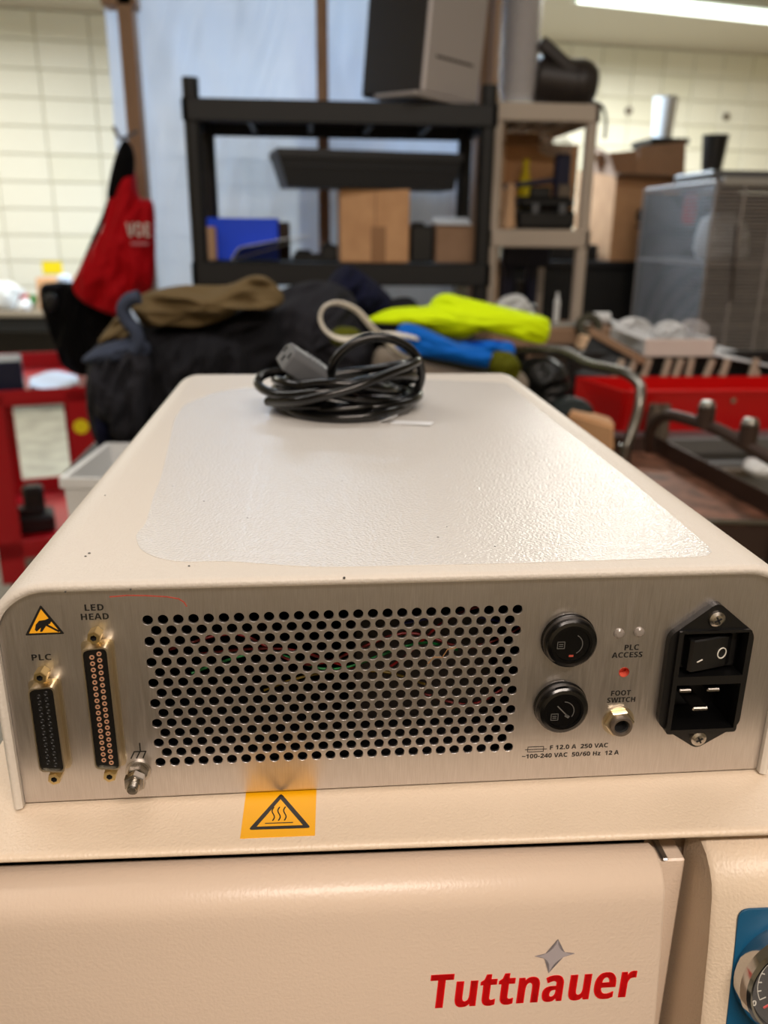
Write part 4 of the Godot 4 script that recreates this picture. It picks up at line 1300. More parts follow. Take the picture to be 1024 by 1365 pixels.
	solo("white_jar", lathe(ns(), [Vector2(0, 0), Vector2(0.022, 0), Vector2(0.022, 0.48), Vector2(0.018, 0.495), Vector2(0, 0.495)], 18, Transform3D(Basis(), Vector3(at(615, 380, -2.6).x, 0.69, -2.6))), M.white_plastic, "tall white tube standing under the black shelf behind the yellow jacket", "tube")

# ---------------------------------------------------------------- beige shelf, cups, can
func build_beige_shelf() -> void:
	var zf := -2.62
	var zb := -3.20
	var x0 := at(660, 220, zf).x - 0.015
	var x1 := at(790, 150, zf).x + 0.03
	var o := thing("shelf_unit", "narrow beige plastic shelf unit right of the black shelf", "shelf", Vector3((x0 + x1) / 2, 0, (zf + zb) / 2))
	var yt := at(730, 137, zf).y
	var ym := at(720, 306, zf).y
	shelf_tier(o, x0, x1, at(730, 162, zf).y, yt, zf, zb, M.shelf_beige)
	shelf_tier(o, x0, x1, at(720, 330, zf).y, ym, zf, zb, M.shelf_beige)
	shelf_tier(o, x0, x1, 0.66, 0.72, zf, zb, M.shelf_beige)
	shelf_tier(o, x0, x1, 0.06, 0.12, zf, zb, M.shelf_beige)
	for q in [[x0 + 0.022, zf - 0.025], [x1 - 0.022, zf - 0.025], [x0 + 0.022, zb + 0.025], [x1 - 0.022, zb + 0.025]]:
		post(o, q[0], q[1], yt - 0.004, 0.022, M.shelf_beige)
	# column of nested clear cups
	var c := at(689, 136, zf - 0.10)
	var cup := solo("plastic_cup", lathe(ns(), [Vector2(0, 0), Vector2(0.050, 0), Vector2(0.0635, 0.060), Vector2(0.0665, 0.0605), Vector2(0.0668, 0.064), Vector2(0.0628, 0.064), Vector2(0.049, 0.003), Vector2(0, 0.003)], 26, Transform3D(Basis(), Vector3(c.x, yt + 0.001, zf - 0.10))), M.clear_plastic, "clear plastic cup nested in the tall column on the beige shelf", "cup", "nested clear cups on the beige shelf")
	for k in range(1, 26):
		dup(cup, Vector3(0.0012 * sin(k * 1.7), k * 0.0165, 0.001 * cos(k * 2.3)))
	# dark can lying on its side
	var p := at(747, 101, zf - 0.12)
	var r := 0.074
	var can := thing("metal_can", "dark brown metal can lying on its side on the beige shelf", "can", Vector3(p.x, yt, zf - 0.12))
	var xf := Transform3D(Basis(Vector3(0.10, 0.99, 0), Vector3(0.985, -0.10, 0.12), Vector3(0.1, 0, -1)).orthonormalized(), Vector3(p.x - 0.080, yt + r + 0.012, zf - 0.12))
	part("can_body", lathe(ns(), [Vector2(0, -0.01), Vector2(r * 0.8, -0.008), Vector2(r * 0.97, 0.0), Vector2(r, 0.01), Vector2(r, 0.125), Vector2(r * 1.04, 0.132), Vector2(r * 1.04, 0.150), Vector2(r * 0.95, 0.175), Vector2(r * 0.72, 0.196), Vector2(r * 0.5, 0.202), Vector2(0, 0.203)], 36, xf), M.dark_can, can)
	var h0 := at(720, 56, zf - 0.06)
	var h1 := at(770, 102, zf - 0.06)
	part("handle", bx(ns(), (h0 + h1) / 2, Vector3((h1 - h0).length(), 0.042, 0.04), 0.008, Basis(Vector3.BACK, atan2(h1.y - h0.y, h1.x - h0.x))), M.dark_can, can)
	part("neck", rod(ns(), at(704, 108, zf - 0.12), at(722, 108, zf - 0.12), 0.020, 16, 0.030), M.dark_can, can)
	part("bracket", bx(ns(), at(736, 84, zf - 0.10), Vector3(0.05, 0.05, 0.03), 0.006), M.dark_can, can)
	# loop of cord hanging from the shelf's right end
	var l := []
	for q in [[790, 136], [803, 142], [808, 160], [806, 185]]:
		l.append(at(q[0], q[1], zf + 0.0))
	solo("hanging_cord", tube(ns(), spline(l, 5), 0.005, 8), M.black_case, "thin dark cord hanging over the beige shelf's right end", "cord")
	# goods on the middle tier
	var a := at(672, 192, -3.0)
	var b := at(782, 300, -3.0)
	var ca := thing("carton", "brown cardboard carton at the back of the beige shelf", "carton", Vector3((a.x + b.x) / 2, ym, -3.05))
	part("box_body", bb(ns(), Vector3(a.x - 0.0, ym, -3.14), Vector3(b.x - 0.055, a.y, -2.99), 0.004), M.cardboard, ca)
	part("flap", bx(ns(), Vector3(a.x + 0.05, a.y + 0.012, -2.96), Vector3(0.17, 0.004, 0.10), 0.001, Basis(Vector3.RIGHT, 0.5)), M.cardboard, ca)
	var bag := ns()
	bag = cloth([[716, 196], [722, 182], [738, 186], [756, 184], [765, 196], [752, 208], [730, 208]], -2.93, 0.07, 0.02, 0.4, 5, 30.0)
	solo("plastic_bag", bag, M.clear_plastic, "crumpled clear plastic bag on the carton in the beige shelf", "bag")
	a = at(700, 214, -2.92)
	solo("yellow_bottle", lathe(ns(), [Vector2(0, 0), Vector2(0.026, 0), Vector2(0.024, 0.14), Vector2(0.012, 0.19), Vector2(0.012, 0.225), Vector2(0, 0.225)], 14, Transform3D(Basis(), Vector3(a.x, at(700, 300, -2.92).y, -2.90))), M.yellow, "yellow tapered bottle standing before the carton in the beige shelf", "bottle")
	a = at(672, 249, -2.80)
	b = at(742, 240, -2.80)
	var cl := thing("bar_clamp", "blue bar clamp lying across the beige shelf above the black case", "clamp", Vector3((a.x + b.x) / 2, ym, -2.8))
	part("bar", rod(ns(), a, b, 0.010, 10), M.blue_dark, cl)
	part("jaw", bb(ns(), b + Vector3(-0.01, -0.10, -0.02), b + Vector3(0.045, 0.085, 0.02), 0.006), M.blue_dark, cl)
	part("spring_plate", bb(ns(), b + Vector3(0.0, -0.09, 0.018), b + Vector3(0.05, -0.015, 0.03), 0.004), M.tool_steel, cl)
	a = at(690, 256, -2.70)
	b = at(766, 303, -2.70)
	var dc := thing("tool_case", "black moulded tool case on the beige shelf", "tool case", Vector3((a.x + b.x) / 2, ym, -2.75))
	part("case_body", bb(ns(), Vector3(a.x, ym, -2.82), Vector3(b.x, lerpf(ym, a.y, 0.55), -2.69), 0.014), M.black_case, dc)
	part("case_lid", bb(ns(), Vector3(a.x + 0.006, lerpf(ym, a.y, 0.57), -2.81), Vector3(b.x - 0.006, a.y - 0.012, -2.70), 0.014), M.black_case, dc)
	part("case_handle", bb(ns(), Vector3(lerpf(a.x, b.x, 0.25), a.y - 0.02, -2.75), Vector3(lerpf(a.x, b.x, 0.6), a.y + 0.02, -2.73), 0.006), M.black_case, dc)
	for k in [0.3, 0.75]:
		part("latch", bb(ns(), Vector3(lerpf(a.x, b.x, k) - 0.012, lerpf(ym, a.y, 0.42), -2.692), Vector3(lerpf(a.x, b.x, k) + 0.012, lerpf(ym, a.y, 0.7), -2.682), 0.003), M.plug, dc)
	a = at(678, 304, -2.68)
	solo("wooden_handle", lathe(ns(), [Vector2(0, 0), Vector2(0.026, 0.004), Vector2(0.022, 0.03), Vector2(0.017, 0.09), Vector2(0.016, 0.138), Vector2(0.010, 0.146), Vector2(0, 0.146)], 18, Transform3D(Basis(), Vector3(a.x, ym + 0.001, -2.68))), M.wood, "turned pale wooden handle standing at the beige shelf's left post", "handle")
	# lower bay: blue frame of a machine and a grey tub
	a = at(668, 345, -3.0)
	b = at(730, 345, -3.0)
	var fr := thing("blue_machine", "dark blue machine frame on the beige shelf's lower tier", "machine", Vector3((a.x + b.x) / 2, 0.72, -3.0))
	part("beam", bb(ns(), Vector3(a.x, a.y - 0.03, -3.02), Vector3(b.x, a.y + 0.075, -2.96), 0.006), M.blue_dark, fr)
	for x in [a.x + 0.03, b.x - 0.06]:
		part("upright", bb(ns(), Vector3(x - 0.02, 0.72, -3.02), Vector3(x + 0.02, a.y, -2.97), 0.005), M.blue_dark, fr)
	part("motor_box", bb(ns(), Vector3(a.x + 0.08, 0.78, -3.05), Vector3(b.x - 0.1, a.y - 0.08, -2.93), 0.01), M.black_case, fr)
	a = at(690, 350, -2.85)
	solo("grey_tub", lathe(ns(), [Vector2(0, 0), Vector2(0.07, 0), Vector2(0.082, 0.34), Vector2(0.086, 0.345), Vector2(0.07, 0.35), Vector2(0, 0.35)], 20, Transform3D(Basis(), Vector3(a.x, 0.7205, -2.85))), mat(Color(0.20, 0.23, 0.28), 0.5), "grey blue tub in the lower bay of the beige shelf", "tub")
	s_white_bag()

func s_white_bag() -> void:
	solo("plastic_bag", cloth([[660, 412], [668, 398], [690, 392], [704, 402], [712, 420], [690, 432], [666, 432]], -2.08, 0.10, 0.03, 0.2, 9, 22.0), M.white_plastic, "crumpled whitish plastic bag behind the yellow jacket", "bag")

# ---------------------------------------------------------------- far right: cabinet, big carton, wire cage
func build_right_back() -> void:
	var zf := -3.35
	var a := at(640, 347, zf)
	var b := at(1060, 352, zf)
	var cb := thing("black_cabinet", "low black cabinet under the large open carton", "cabinet", Vector3((a.x + b.x) / 2, 0, zf - 0.3))
	var yc := a.y
	part("cabinet_body", bb(ns(), Vector3(a.x, 0.0, zf - 0.62), Vector3(b.x, yc - 0.03, zf - 0.012), 0.004), M.cabinet_black, cb)
	part("cabinet_top", bb(ns(), Vector3(a.x - 0.01, yc - 0.03, zf - 0.63), Vector3(b.x, yc, zf), 0.005), mat(Color(0.10, 0.10, 0.105), 0.4), cb)
	for k in 2:
		var x0 := lerpf(a.x, b.x, k * 0.5) + 0.01
		var d := part("cabinet_door", bb(ns(), Vector3(x0, 0.08, zf - 0.012), Vector3(x0 + (b.x - a.x) / 2 - 0.02, yc - 0.045, zf + 0.002), 0.003), M.cabinet_black, cb)
		part("handle", bb(ns(), Vector3(x0 + 0.04, yc - 0.20, zf + 0.002), Vector3(x0 + 0.055, yc - 0.10, zf + 0.016), 0.003), M.cabinet_black, d)
	# large carton, flaps open
	var l := at(812, 343, zf - 0.05)
	var r := at(902, 345, zf - 0.05)
	var top := at(860, 236, zf - 0.05).y
	var bx1 := thing("large_carton", "large open cardboard carton with a dark print on the black cabinet", "carton", Vector3((l.x + r.x) / 2, yc, zf - 0.22))
	var zf2 := zf - 0.05
	var zb2 := zf - 0.50
	part("front_side", bb(ns(), Vector3(l.x, yc, zf2 - 0.006), Vector3(r.x, top, zf2), 0.001), M.cardboard, bx1)
	part("back_side", bb(ns(), Vector3(l.x, yc, zb2), Vector3(r.x, top, zb2 + 0.006), 0.001), M.cardboard_dark, bx1)
	part("side", bb(ns(), Vector3(r.x - 0.006, yc, zb2), Vector3(r.x, top, zf2), 0.001), M.cardboard_dark, bx1)
	part("side", slab([Vector3(l.x, yc, zf2), Vector3(l.x - 0.03, yc, zb2), Vector3(l.x - 0.03, top + 0.05, zb2), Vector3(l.x, top, zf2)], 0.006), M.cardboard, bx1)
	part("flap", slab([Vector3(l.x, top, zf2), Vector3(l.x - 0.03, top + 0.02, zb2), at(796, 196, zb2 + 0.1), at(812, 205, zf2 - 0.05)], 0.005), M.cardboard_dark, bx1)
	part("flap", slab([at(818, 236, zf2), at(908, 238, zf2), at(958, 236, zf2 + 0.09), at(826, 229, zf2 + 0.09)], 0.005), M.cardboard_dark, bx1)
	part("flap", slab([at(846, 238, zf2 - 0.28), at(912, 236, zf2 - 0.28), at(914, 189, zf2 - 0.34), at(852, 196, zf2 - 0.34)], 0.005), M.cardboard_dark, bx1)
	part("flap", slab([at(800, 236, zf2 - 0.2), at(848, 232, zf2 - 0.25), at(850, 200, zf2 - 0.25), at(792, 206, zf2 - 0.2)], 0.005), M.cardboard_dark, bx1)
	var logo := part("print", lathe(ns(), [Vector2(0.0, 0.0), Vector2(0.034, 0.0), Vector2(0.034, 0.0008), Vector2(0.0, 0.0008)], 20, Transform3D(Basis(Vector3.RIGHT, PI / 2), at(858, 288, zf2) + Vector3(0, 0.0, 0.0))), M.print_dark, bx1)
	part("print", bb(ns(), at(848, 304, zf2), at(874, 300, zf2) + Vector3(0, 0, 0.001), 0.0002), M.print_dark, bx1)
	solo("dark_crate", bb(ns(), Vector3(at(728, 340, zf - 0.1).x, yc, zf - 0.3), Vector3(at(797, 340, zf - 0.1).x, at(760, 326, zf - 0.1).y, zf - 0.1), 0.006), M.cabinet_black, "dark crate on the black cabinet behind the beige shelf", "crate")
	# small blue boxes beside the carton
	for k in [[880, 902, 322, M.blue_dark, "dark blue box at the foot of the large carton"], [905, 930, 320, mat(Color(0.03, 0.10, 0.28), 0.4), "mid blue box between the large carton and the wire cage"]]:
		var p := at(k[0], k[2], zf + 0.0 - 0.02)
		var s := ns()
		bb(s, Vector3(p.x, yc, zf - 0.10), Vector3(at(k[1], k[2], zf).x, p.y, zf - 0.02), 0.004)
		solo("blue_box", s, k[3], k[4], "box")
	# wire cage of shelves
	var zc := -2.55
	var c0 := at(948, 300, zc).x
	var c1 := c0 + 0.62
	var yt := at(985, 240, zc).y
	var yb := at(960, 470, zc).y
	var deep := 0.62
	var cage := thing("wire_cage", "tall grey wire cage with close horizontal bars at the right edge", "wire cage", Vector3((c0 + c1) / 2, 0, zc - deep / 2))
	var s := ns()
	var nb := 46
	for k in nb:
		var y := lerpf(yb, yt - 0.02, float(k) / (nb - 1))
		lathe(s, [Vector2(0.0038, 0), Vector2(0.0038, c1 - c0)], 6, along(Vector3(c0, y, zc), Vector3.RIGHT))
		lathe(s, [Vector2(0.0020, 0), Vector2(0.0020, deep)], 5, along(Vector3(c0, y, zc), Vector3.FORWARD))
		lathe(s, [Vector2(0.0020, 0), Vector2(0.0020, c1 - c0)], 5, along(Vector3(c0, y, zc - deep), Vector3.RIGHT))
	var gr := part("wire_grille", s, M.wire_grey, cage)
	gr.set_meta("kind", "stuff")
	for x in [c0, c0 + 0.10, c0 + 0.21, c0 + 0.32, c0 + 0.43, c1]:
		part("upright_wire", rod(ns(), Vector3(x, 0.0 if x in [c0, c1] else yb, zc + 0.004), Vector3(x, yt, zc + 0.004), 0.005, 8), M.wire_grey, cage)
	for x in [c0, c1]:
		part("upright_wire", rod(ns(), Vector3(x, 0, zc - deep), Vector3(x, yt, zc - deep), 0.005, 8), M.wire_grey, cage)
	for y in [yt, at(960, 350, zc).y, 0.5]:
		part("shelf_plate", bb(ns(), Vector3(c0, y - 0.012, zc - deep), Vector3(c1, y, zc - 0.004), 0.003), M.wire_grey, cage)
	part("back_panel", bb(ns(), Vector3(c0, yb, zc - deep - 0.01), Vector3(c1, yt - 0.02, zc - deep - 0.004), 0.001), M.brown_metal, cage)
	part("top_rim", bb(ns(), Vector3(c0 + 0.02, yt - 0.018, zc), Vector3(c1, yt + 0.008, zc + 0.012), 0.003), mat(Color(0.72, 0.71, 0.69), 0.35, 0.4), cage)
	part("latch_hook", rod(ns(), at(975, 402, zc + 0.02), at(983, 300, zc + 0.02), 0.004, 8), M.print_dark, cage)
	# things inside the cage
	var p := at(885, 280, -2.95)
	var w := at(960, 320, -2.72)
	solo("plastic_bag", cloth([[930, 345], [934, 300], [950, 285], [985, 290], [995, 320], [990, 345]], -2.75, 0.16, 0.03, 0.2, 14, 14.0), M.white_plastic, "white plastic bag on the middle shelf inside the wire cage", "bag")
	p = at(931, 278, -2.9)
	solo("red_lamp", bb(ns(), p + Vector3(-0.05, -0.055, -0.03), p + Vector3(0.0, 0.055, 0.0), 0.01), mat(Color(0.75, 0.10, 0.07), 0.4), "small red lettered tin glimpsed through the cage's side", "tin")
	# on the cage and carton
	p = at(948, 232, -3.38)
	solo("black_cup", lathe(ns(), [Vector2(0, 0), Vector2(0.040, 0), Vector2(0.054, 0.150), Vector2(0.057, 0.152), Vector2(0.050, 0.150), Vector2(0.038, 0.006), Vector2(0, 0.006)], 24, Transform3D(Basis(), p)), M.black_plastic, "black tapered cup standing right of the large carton", "cup")
	solo("crate", bb(ns(), Vector3(p.x - 0.09, yc, -3.50), Vector3(p.x + 0.10, p.y, -3.30), 0.006), M.cardboard_dark, "brown box under the black cup, seen through the wire cage", "box")
	p = at(882, 186, -4.6)
	solo("white_cup", lathe(ns(), [Vector2(0, 0), Vector2(0.052, 0), Vector2(0.066, 0.21), Vector2(0.070, 0.214), Vector2(0.062, 0.21), Vector2(0.05, 0.006), Vector2(0, 0.006)], 24, Transform3D(Basis(), p)), M.white_plastic, "tall white foam cup standing behind the large carton", "cup")
	var rk := thing("storage_rack", "tall narrow dark rack behind the large carton", "rack", Vector3(p.x, 0, -4.7))
	part("rack_top", bb(ns(), Vector3(p.x - 0.10, p.y - 0.03, -4.8), Vector3(p.x + 0.12, p.y, -4.5), 0.004), M.cabinet_black, rk)
	part("rack_body", bb(ns(), Vector3(p.x - 0.09, 0, -4.78), Vector3(p.x + 0.11, p.y - 0.03, -4.52), 0.004), M.cabinet_black, rk)
	# grey tray on the cage
	var t0 := Vector3(c0 + 0.02, yt + 0.001, zc - 0.4)
	solo("grey_tray", bb(ns(), t0, t0 + Vector3(0.5, 0.035, 0.32), 0.008), M.bench_grey, "shallow grey tray lying on top of the wire cage", "tray")
	var wb := at(1016, 224, -2.9)
	solo("brown_jar", lathe(ns(), [Vector2(0, 0), Vector2(0.03, 0), Vector2(0.032, 0.06), Vector2(0.022, 0.075), Vector2(0, 0.076)], 16, Transform3D(Basis(), Vector3(wb.x + 0.02, yt + 0.0365, -2.8))), mat(Color(0.62, 0.36, 0.18), 0.4), "small orange brown jar on the tray over the wire cage", "jar")

func slab(p: Array, t: float) -> SurfaceTool:
	var s := ns()
	var n: Vector3 = (p[1] - p[0]).cross(p[2] - p[0]).normalized() * t
	var mid: Vector3 = (p[0] + p[1] + p[2] + p[3]) / 4 + n / 2
	var q := []
	for v in p:
		q.append(v + n)
	face(s, p, mid)
	face(s, q, mid)
	for i in 4:
		face(s, [p[i], p[(i + 1) % 4], q[(i + 1) % 4], q[i]], mid)
	return s

# ---------------------------------------------------------------- right: workbench with tools, rusty cart
func build_right_bench() -> void:
	var yb := 0.905
	var o := thing("workbench", "long grey steel workbench under the tools on the right", "workbench", Vector3(1.1, 0, -1.75))
	part("benchtop", bb(ns(), Vector3(0.44, yb - 0.04, -2.25), Vector3(1.75, yb, -1.40), 0.004), M.bench_grey, o)
	part("drawer_bank", bb(ns(), Vector3(0.72, 0.05, -2.2), Vector3(1.72, yb - 0.04, -1.42), 0.004), M.bench_grey, o)
	for k in 3:
		var y1 := yb - 0.055 - k * 0.19
		var d := part("drawer", bb(ns(), Vector3(0.74, y1 - 0.175, -1.42), Vector3(1.70, y1, -1.40), 0.004), mat(Color(0.46, 0.465, 0.47), 0.4, 0.3), o)
		part("pull", bb(ns(), Vector3(0.76, y1 - 0.03, -1.40), Vector3(1.68, y1 - 0.012, -1.385), 0.004), M.tool_steel, d)
	for q in [[0.48, -2.2], [0.48, -1.42]]:
		part("leg", bb(ns(), Vector3(q[0] - 0.025, 0, q[1] - 0.025), Vector3(q[0] + 0.025, yb - 0.04, q[1] + 0.025), 0.003), M.bench_grey, o)
	# red tray: sloping open box
	var zt := -1.45
	var a := at(778, 506, zt - 0.12)
	var rt := thing("red_tray", "long red metal tool tray on the workbench", "tray", Vector3(1.0, yb, zt - 0.1))
	var f0 := at(836, 522, zt)
	var y1 := f0.y
	var x0 := at(790, 540, zt).x
	part("tray_front", slab([Vector3(f0.x, yb, zt - 0.02), Vector3(1.45, yb, zt - 0.02), Vector3(1.45, y1, zt), Vector3(f0.x, y1, zt)], 0.006), M.red_tray, rt)
	part("tray_end", slab([Vector3(f0.x, yb, zt - 0.02), Vector3(f0.x, y1, zt), Vector3(a.x, a.y, zt - 0.16), Vector3(a.x, yb, zt - 0.16)], 0.006), M.red_tray, rt)
	part("tray_back", slab([Vector3(a.x, yb, zt - 0.16), Vector3(1.45, yb, zt - 0.16), Vector3(1.45, a.y, zt - 0.16), Vector3(a.x, a.y, zt - 0.16)], 0.006), M.red_tray, rt)
	part("tray_floor", bb(ns(), Vector3(f0.x, yb + 0.0005, zt - 0.16), Vector3(1.45, yb + 0.008, zt - 0.02), 0.002), M.red_tray, rt)
	part("tray_rim", rod(ns(), Vector3(f0.x, y1, zt + 0.004), Vector3(1.45, y1, zt + 0.004), 0.005, 8), M.red_tray, rt)
	var rv := at(976, 533, zt)
	part("rivet", rod(ns(), Vector3(rv.x, rv.y, zt), Vector3(rv.x, rv.y, zt + 0.008), 0.006, 10), M.zinc, rt)
	# black rack that holds a row of tools
	var zr := -1.66
	var rk := thing("tool_rack", "black tool rack standing behind the red tray", "tool rack", Vector3(1.0, yb, zr))
	var r0 := at(742, 452, zr)
	part("rack_board", bb(ns(), Vector3(at(760, 500, zr).x, yb, zr - 0.03), Vector3(1.5, at(800, 470, zr).y, zr - 0.015), 0.003), M.black_case, rk)
	part("rack_bar", bb(ns(), Vector3(at(780, 500, zr).x, at(800, 500, zr).y - 0.01, zr - 0.015), Vector3(1.5, at(800, 500, zr).y, zr + 0.02), 0.003), M.black_case, rk)
	part("rack_foot", bb(ns(), Vector3(at(780, 500, zr).x, yb, zr - 0.015), Vector3(1.5, yb + 0.02, zr + 0.03), 0.003), M.black_case, rk)
	var spots := [[812, 0.30], [830, 0.28], [850, 0.24], [878, 0.20], [892, 0.24], [912, 0.10], [932, 0.28], [955, 0.20], [972, -0.5], [995, 0.15], [1012, -0.3]]
	for k in spots.size():
		var b := at(spots[k][0], 524, zr + 0.035)
		var d: Vector3 = Vector3(sin(spots[k][1]), cos(spots[k][1]), 0) * (0.085 if k != 8 and k != 10 else 0.06)
		var t := thing("hand_tool", "pale grey handled tool stood upright in the black rack", "tool", b, 0, "row of tools in the black rack")
		part("grip", rod(ns(), b + d * 0.15, b + d, 0.0105, 10, 0.0085), M.tool_grip, t)
		part("shank", rod(ns(), b - Vector3(0, 0.03, 0), b + d * 0.28, 0.0035, 8), M.tool_steel, t)
	# small parts in front of the tray
	for q in [[872, 562, 0.018, "silver socket lying at the left front of the red tray"], [884, 566, 0.014, "smaller silver socket beside the larger one before the red tray"]]:
		var b := at(q[0], q[1], -1.40)
		var s := rod(ns(), Vector3(b.x, yb, -1.40), Vector3(b.x, yb + 0.075, -1.40), q[2], 14, q[2] * 0.85)
		solo("socket", s, M.tool_steel, q[3], "socket")
	# white box heaped with oddments on top of the rack
	var zw := -1.72
	var w0 := at(862, 452, zw + 0.08)
	var w1 := at(952, 476, zw + 0.08)
	var bx2 := thing("white_box", "shallow white cardboard box on the tool rack", "box", Vector3((w0.x + w1.x) / 2, w1.y, zw - 0.05))
	part("tray_front", bb(ns(), Vector3(w0.x, w1.y, zw + 0.07), Vector3(w1.x, w0.y, zw + 0.076), 0.002), mat(Color(0.82, 0.77, 0.74), 0.7), bx2)
	part("box_floor", bb(ns(), Vector3(w0.x, w1.y, zw - 0.17), Vector3(w1.x, w1.y + 0.006, zw + 0.07), 0.002), M.paper, bx2)
	part("box_side", bb(ns(), Vector3(w0.x, w1.y, zw - 0.17), Vector3(w0.x + 0.005, w0.y, zw + 0.07), 0.002), M.paper, bx2)
	part("box_side", bb(ns(), Vector3(w1.x - 0.005, w1.y, zw - 0.17), Vector3(w1.x, w0.y, zw + 0.07), 0.002), M.paper, bx2)
	part("box_back", bb(ns(), Vector3(w0.x, w1.y, zw - 0.17), Vector3(w1.x, w0.y, zw - 0.165), 0.002), M.paper, bx2)
	part("lid", slab([at(862, 456, zw + 0.07), at(868, 444, zw - 0.05), at(812, 427, zw - 0.10), at(822, 440, zw + 0.0)], 0.004), M.paper, bx2)
	for q in [["plastic_bag", [[905, 440], [912, 428], [930, 425], [945, 436], [940, 448], [918, 452]], 0.05, M.clear_plastic, "crumpled clear bag on top of the white box", "bag"], ["paper_wad", [[868, 446], [880, 430], [900, 428], [915, 440], [905, 452], [884, 454]], 0.05, M.paper, "crumpled white paper in the white box", "paper"], ["paper_wad", [[820, 436], [835, 424], [858, 425], [870, 438], [850, 446]], 0.04, M.paper, "crumpled white paper on the open lid left of the white box", "paper"]]:
		solo(q[0], cloth(q[1], zw - 0.04, q[2] * 0.8, 0.022, 0.5, 21 + q[1][0][0], 55.0), q[3], q[4], q[5])
	solo("paper_sheet", slab([at(950, 474, zw + 0.10), at(1040, 492, zw + 0.06), at(1040, 484, zw - 0.06), at(956, 462, zw - 0.04)], 0.003), M.paper, "flat white sheet lying right of the white box", "paper")
	# dark organiser left of the rack
	var d0 := at(762, 470, -1.75)
	var db := thing("dark_box", "dark open box with a brown edge left of the tool rack", "box", Vector3(d0.x + 0.06, yb, -1.8))
	part("box_front", slab([at(764, 500, -1.68), at(838, 508, -1.62), at(846, 468, -1.66), at(790, 444, -1.74)], 0.006), M.black_case, db)
	part("box_edge", slab([at(788, 446, -1.735), at(860, 486, -1.60), at(862, 478, -1.60), at(792, 437, -1.735)], 0.01), M.cardboard_dark, db)
	part("box_body", bb(ns(), Vector3(d0.x, yb, -1.98), Vector3(d0.x + 0.16, at(800, 470, -1.8).y, -1.78), 0.004), M.black_case, db)
	var pb := thing("parts_carton", "low brown carton on the workbench under the bottle and white roll", "carton", Vector3(0.6, yb, -2.1))
	part("carton_body", bb(ns(), Vector3(0.46, yb, -2.22), Vector3(0.83, at(760, 432, -2.0).y - 0.012, -2.0), 0.004), M.cardboard_dark, pb)
	solo("wood_offcut", bx(ns(), at(775, 470, -1.9) + Vector3(0, -0.04, 0), Vector3(0.05, 0.17, 0.05), 0.004, Basis(Vector3.BACK, -0.25)), M.stud_light, "tan wood offcut leaning behind the dark box", "wood")
	solo("steel_bar", rod(ns(), at(728, 437, -2.05), at(785, 433, -2.05), 0.014, 12), M.tube_steel, "grey steel bar right of the yellow jacket's cuff", "bar")
	solo("white_bottle", lathe(ns(), [Vector2(0, 0), Vector2(0.020, 0), Vector2(0.020, 0.16), Vector2(0.010, 0.18), Vector2(0.010, 0.215), Vector2(0, 0.215)], 14, Transform3D(Basis(), Vector3(at(743, 402, -2.1).x, at(760, 432, -2.0).y - 0.012, -2.1)) * Transform3D(Basis().scaled(Vector3.ONE * 0.42), Vector3.ZERO)), M.white_plastic, "small white bottle just behind the yellow jacket's cuff", "bottle")
	solo("white_roll", rod(ns(), at(790, 424, -2.1), at(812, 424, -2.1), 0.016, 14), M.white_plastic, "white roll lying left of the crumpled paper", "roll")
	solo("yellow_tape", lathe(ns(), [Vector2(0.018, 0), Vector2(0.035, 0), Vector2(0.035, 0.03), Vector2(0.018, 0.03), Vector2(0.018, 0)], 20, Transform3D(Basis(Vector3.RIGHT, 1.3), at(782, 436, -2.0))), mat(Color(0.20, 0.19, 0.10), 0.5), "dark roll of tape beside the white roll", "tape")
	var ch := thing("cardboard_tray", "brown cardboard tray behind the instrument case's right edge", "carton", at(785, 590, -1.2))
	part("tray_front", slab([at(760, 600, -1.25), at(818, 600, -1.15), at(818, 570, -1.15), at(760, 552, -1.25)], 0.005), M.cardboard, ch)
	part("tray_side", slab([at(760, 552, -1.25), at(818, 570, -1.15), at(812, 560, -1.30), at(764, 545, -1.38)], 0.005), M.cardboard, ch)
	part("tray_body", bb(ns(), at(762, 600, -1.25) + Vector3(0, -0.12, -0.14), at(812, 580, -1.25) + Vector3(0, 0, 0.0), 0.004), M.cardboard_dark, ch)
	# rusty trolley: tray, tube handle with bolts, legs
	var yr := 0.90
	var T := func(u: float, v: float, y: float) -> Vector3:
		var d := cam.basis * Vector3((u - 512.0) / 1102.8, -(v - 682.5) / 1102.8, -1.0)
		return cam.position + d * ((y - cam.position.y) / d.y)
	var n0: Vector3 = T.call(962, 697, yr)
	var e0: Vector3 = T.call(845, 606, yr)
	var ax: Vector3 = (n0 - e0)
	ax.y = 0
	var zdir := Vector3(-0.12, 0, 1).normalized()
	var xdir := Vector3(1, 0, 0.12).normalized()
	var tc := thing("rusty_trolley", "rusty brown steel trolley with a bolted tube handle at lower right", "trolley", Vector3(0.62, 0, -1.05))
	var near: Vector3 = T.call(962, 697, yr)
	var far: Vector3 = T.call(838, 602, yr)
	var wr := 0.095
	var corner := [near - xdir * 0.06, near + xdir * wr, far + xdir * (wr - 0.045), far - xdir * 0.06]
	part("tray_floor", slab([corner[0], corner[1], corner[2], corner[3]], -0.006), M.rusty, tc)
	var up := Vector3(0, 0.032, 0)
	for k in [[0, 1, M.tube_steel, 0.006], [1, 2, M.rusty_dark, 0.034], [2, 3, M.rusty_dark, 0.03]]:
		var u2 := Vector3(0, k[3], 0)
		var i: int = k[0]
		var j: int = k[1]
		part("tray_wall", slab([corner[i], corner[j], corner[j] + u2, corner[i] + u2], 0.005), k[2], tc)
	part("tray_front", slab([corner[0] - Vector3(0, 0.06, 0), corner[1] - Vector3(0, 0.06, 0), corner[1] + Vector3(0, 0.002, 0), corner[0] + Vector3(0, 0.002, 0)], -0.005), M.rusty_dark, tc)
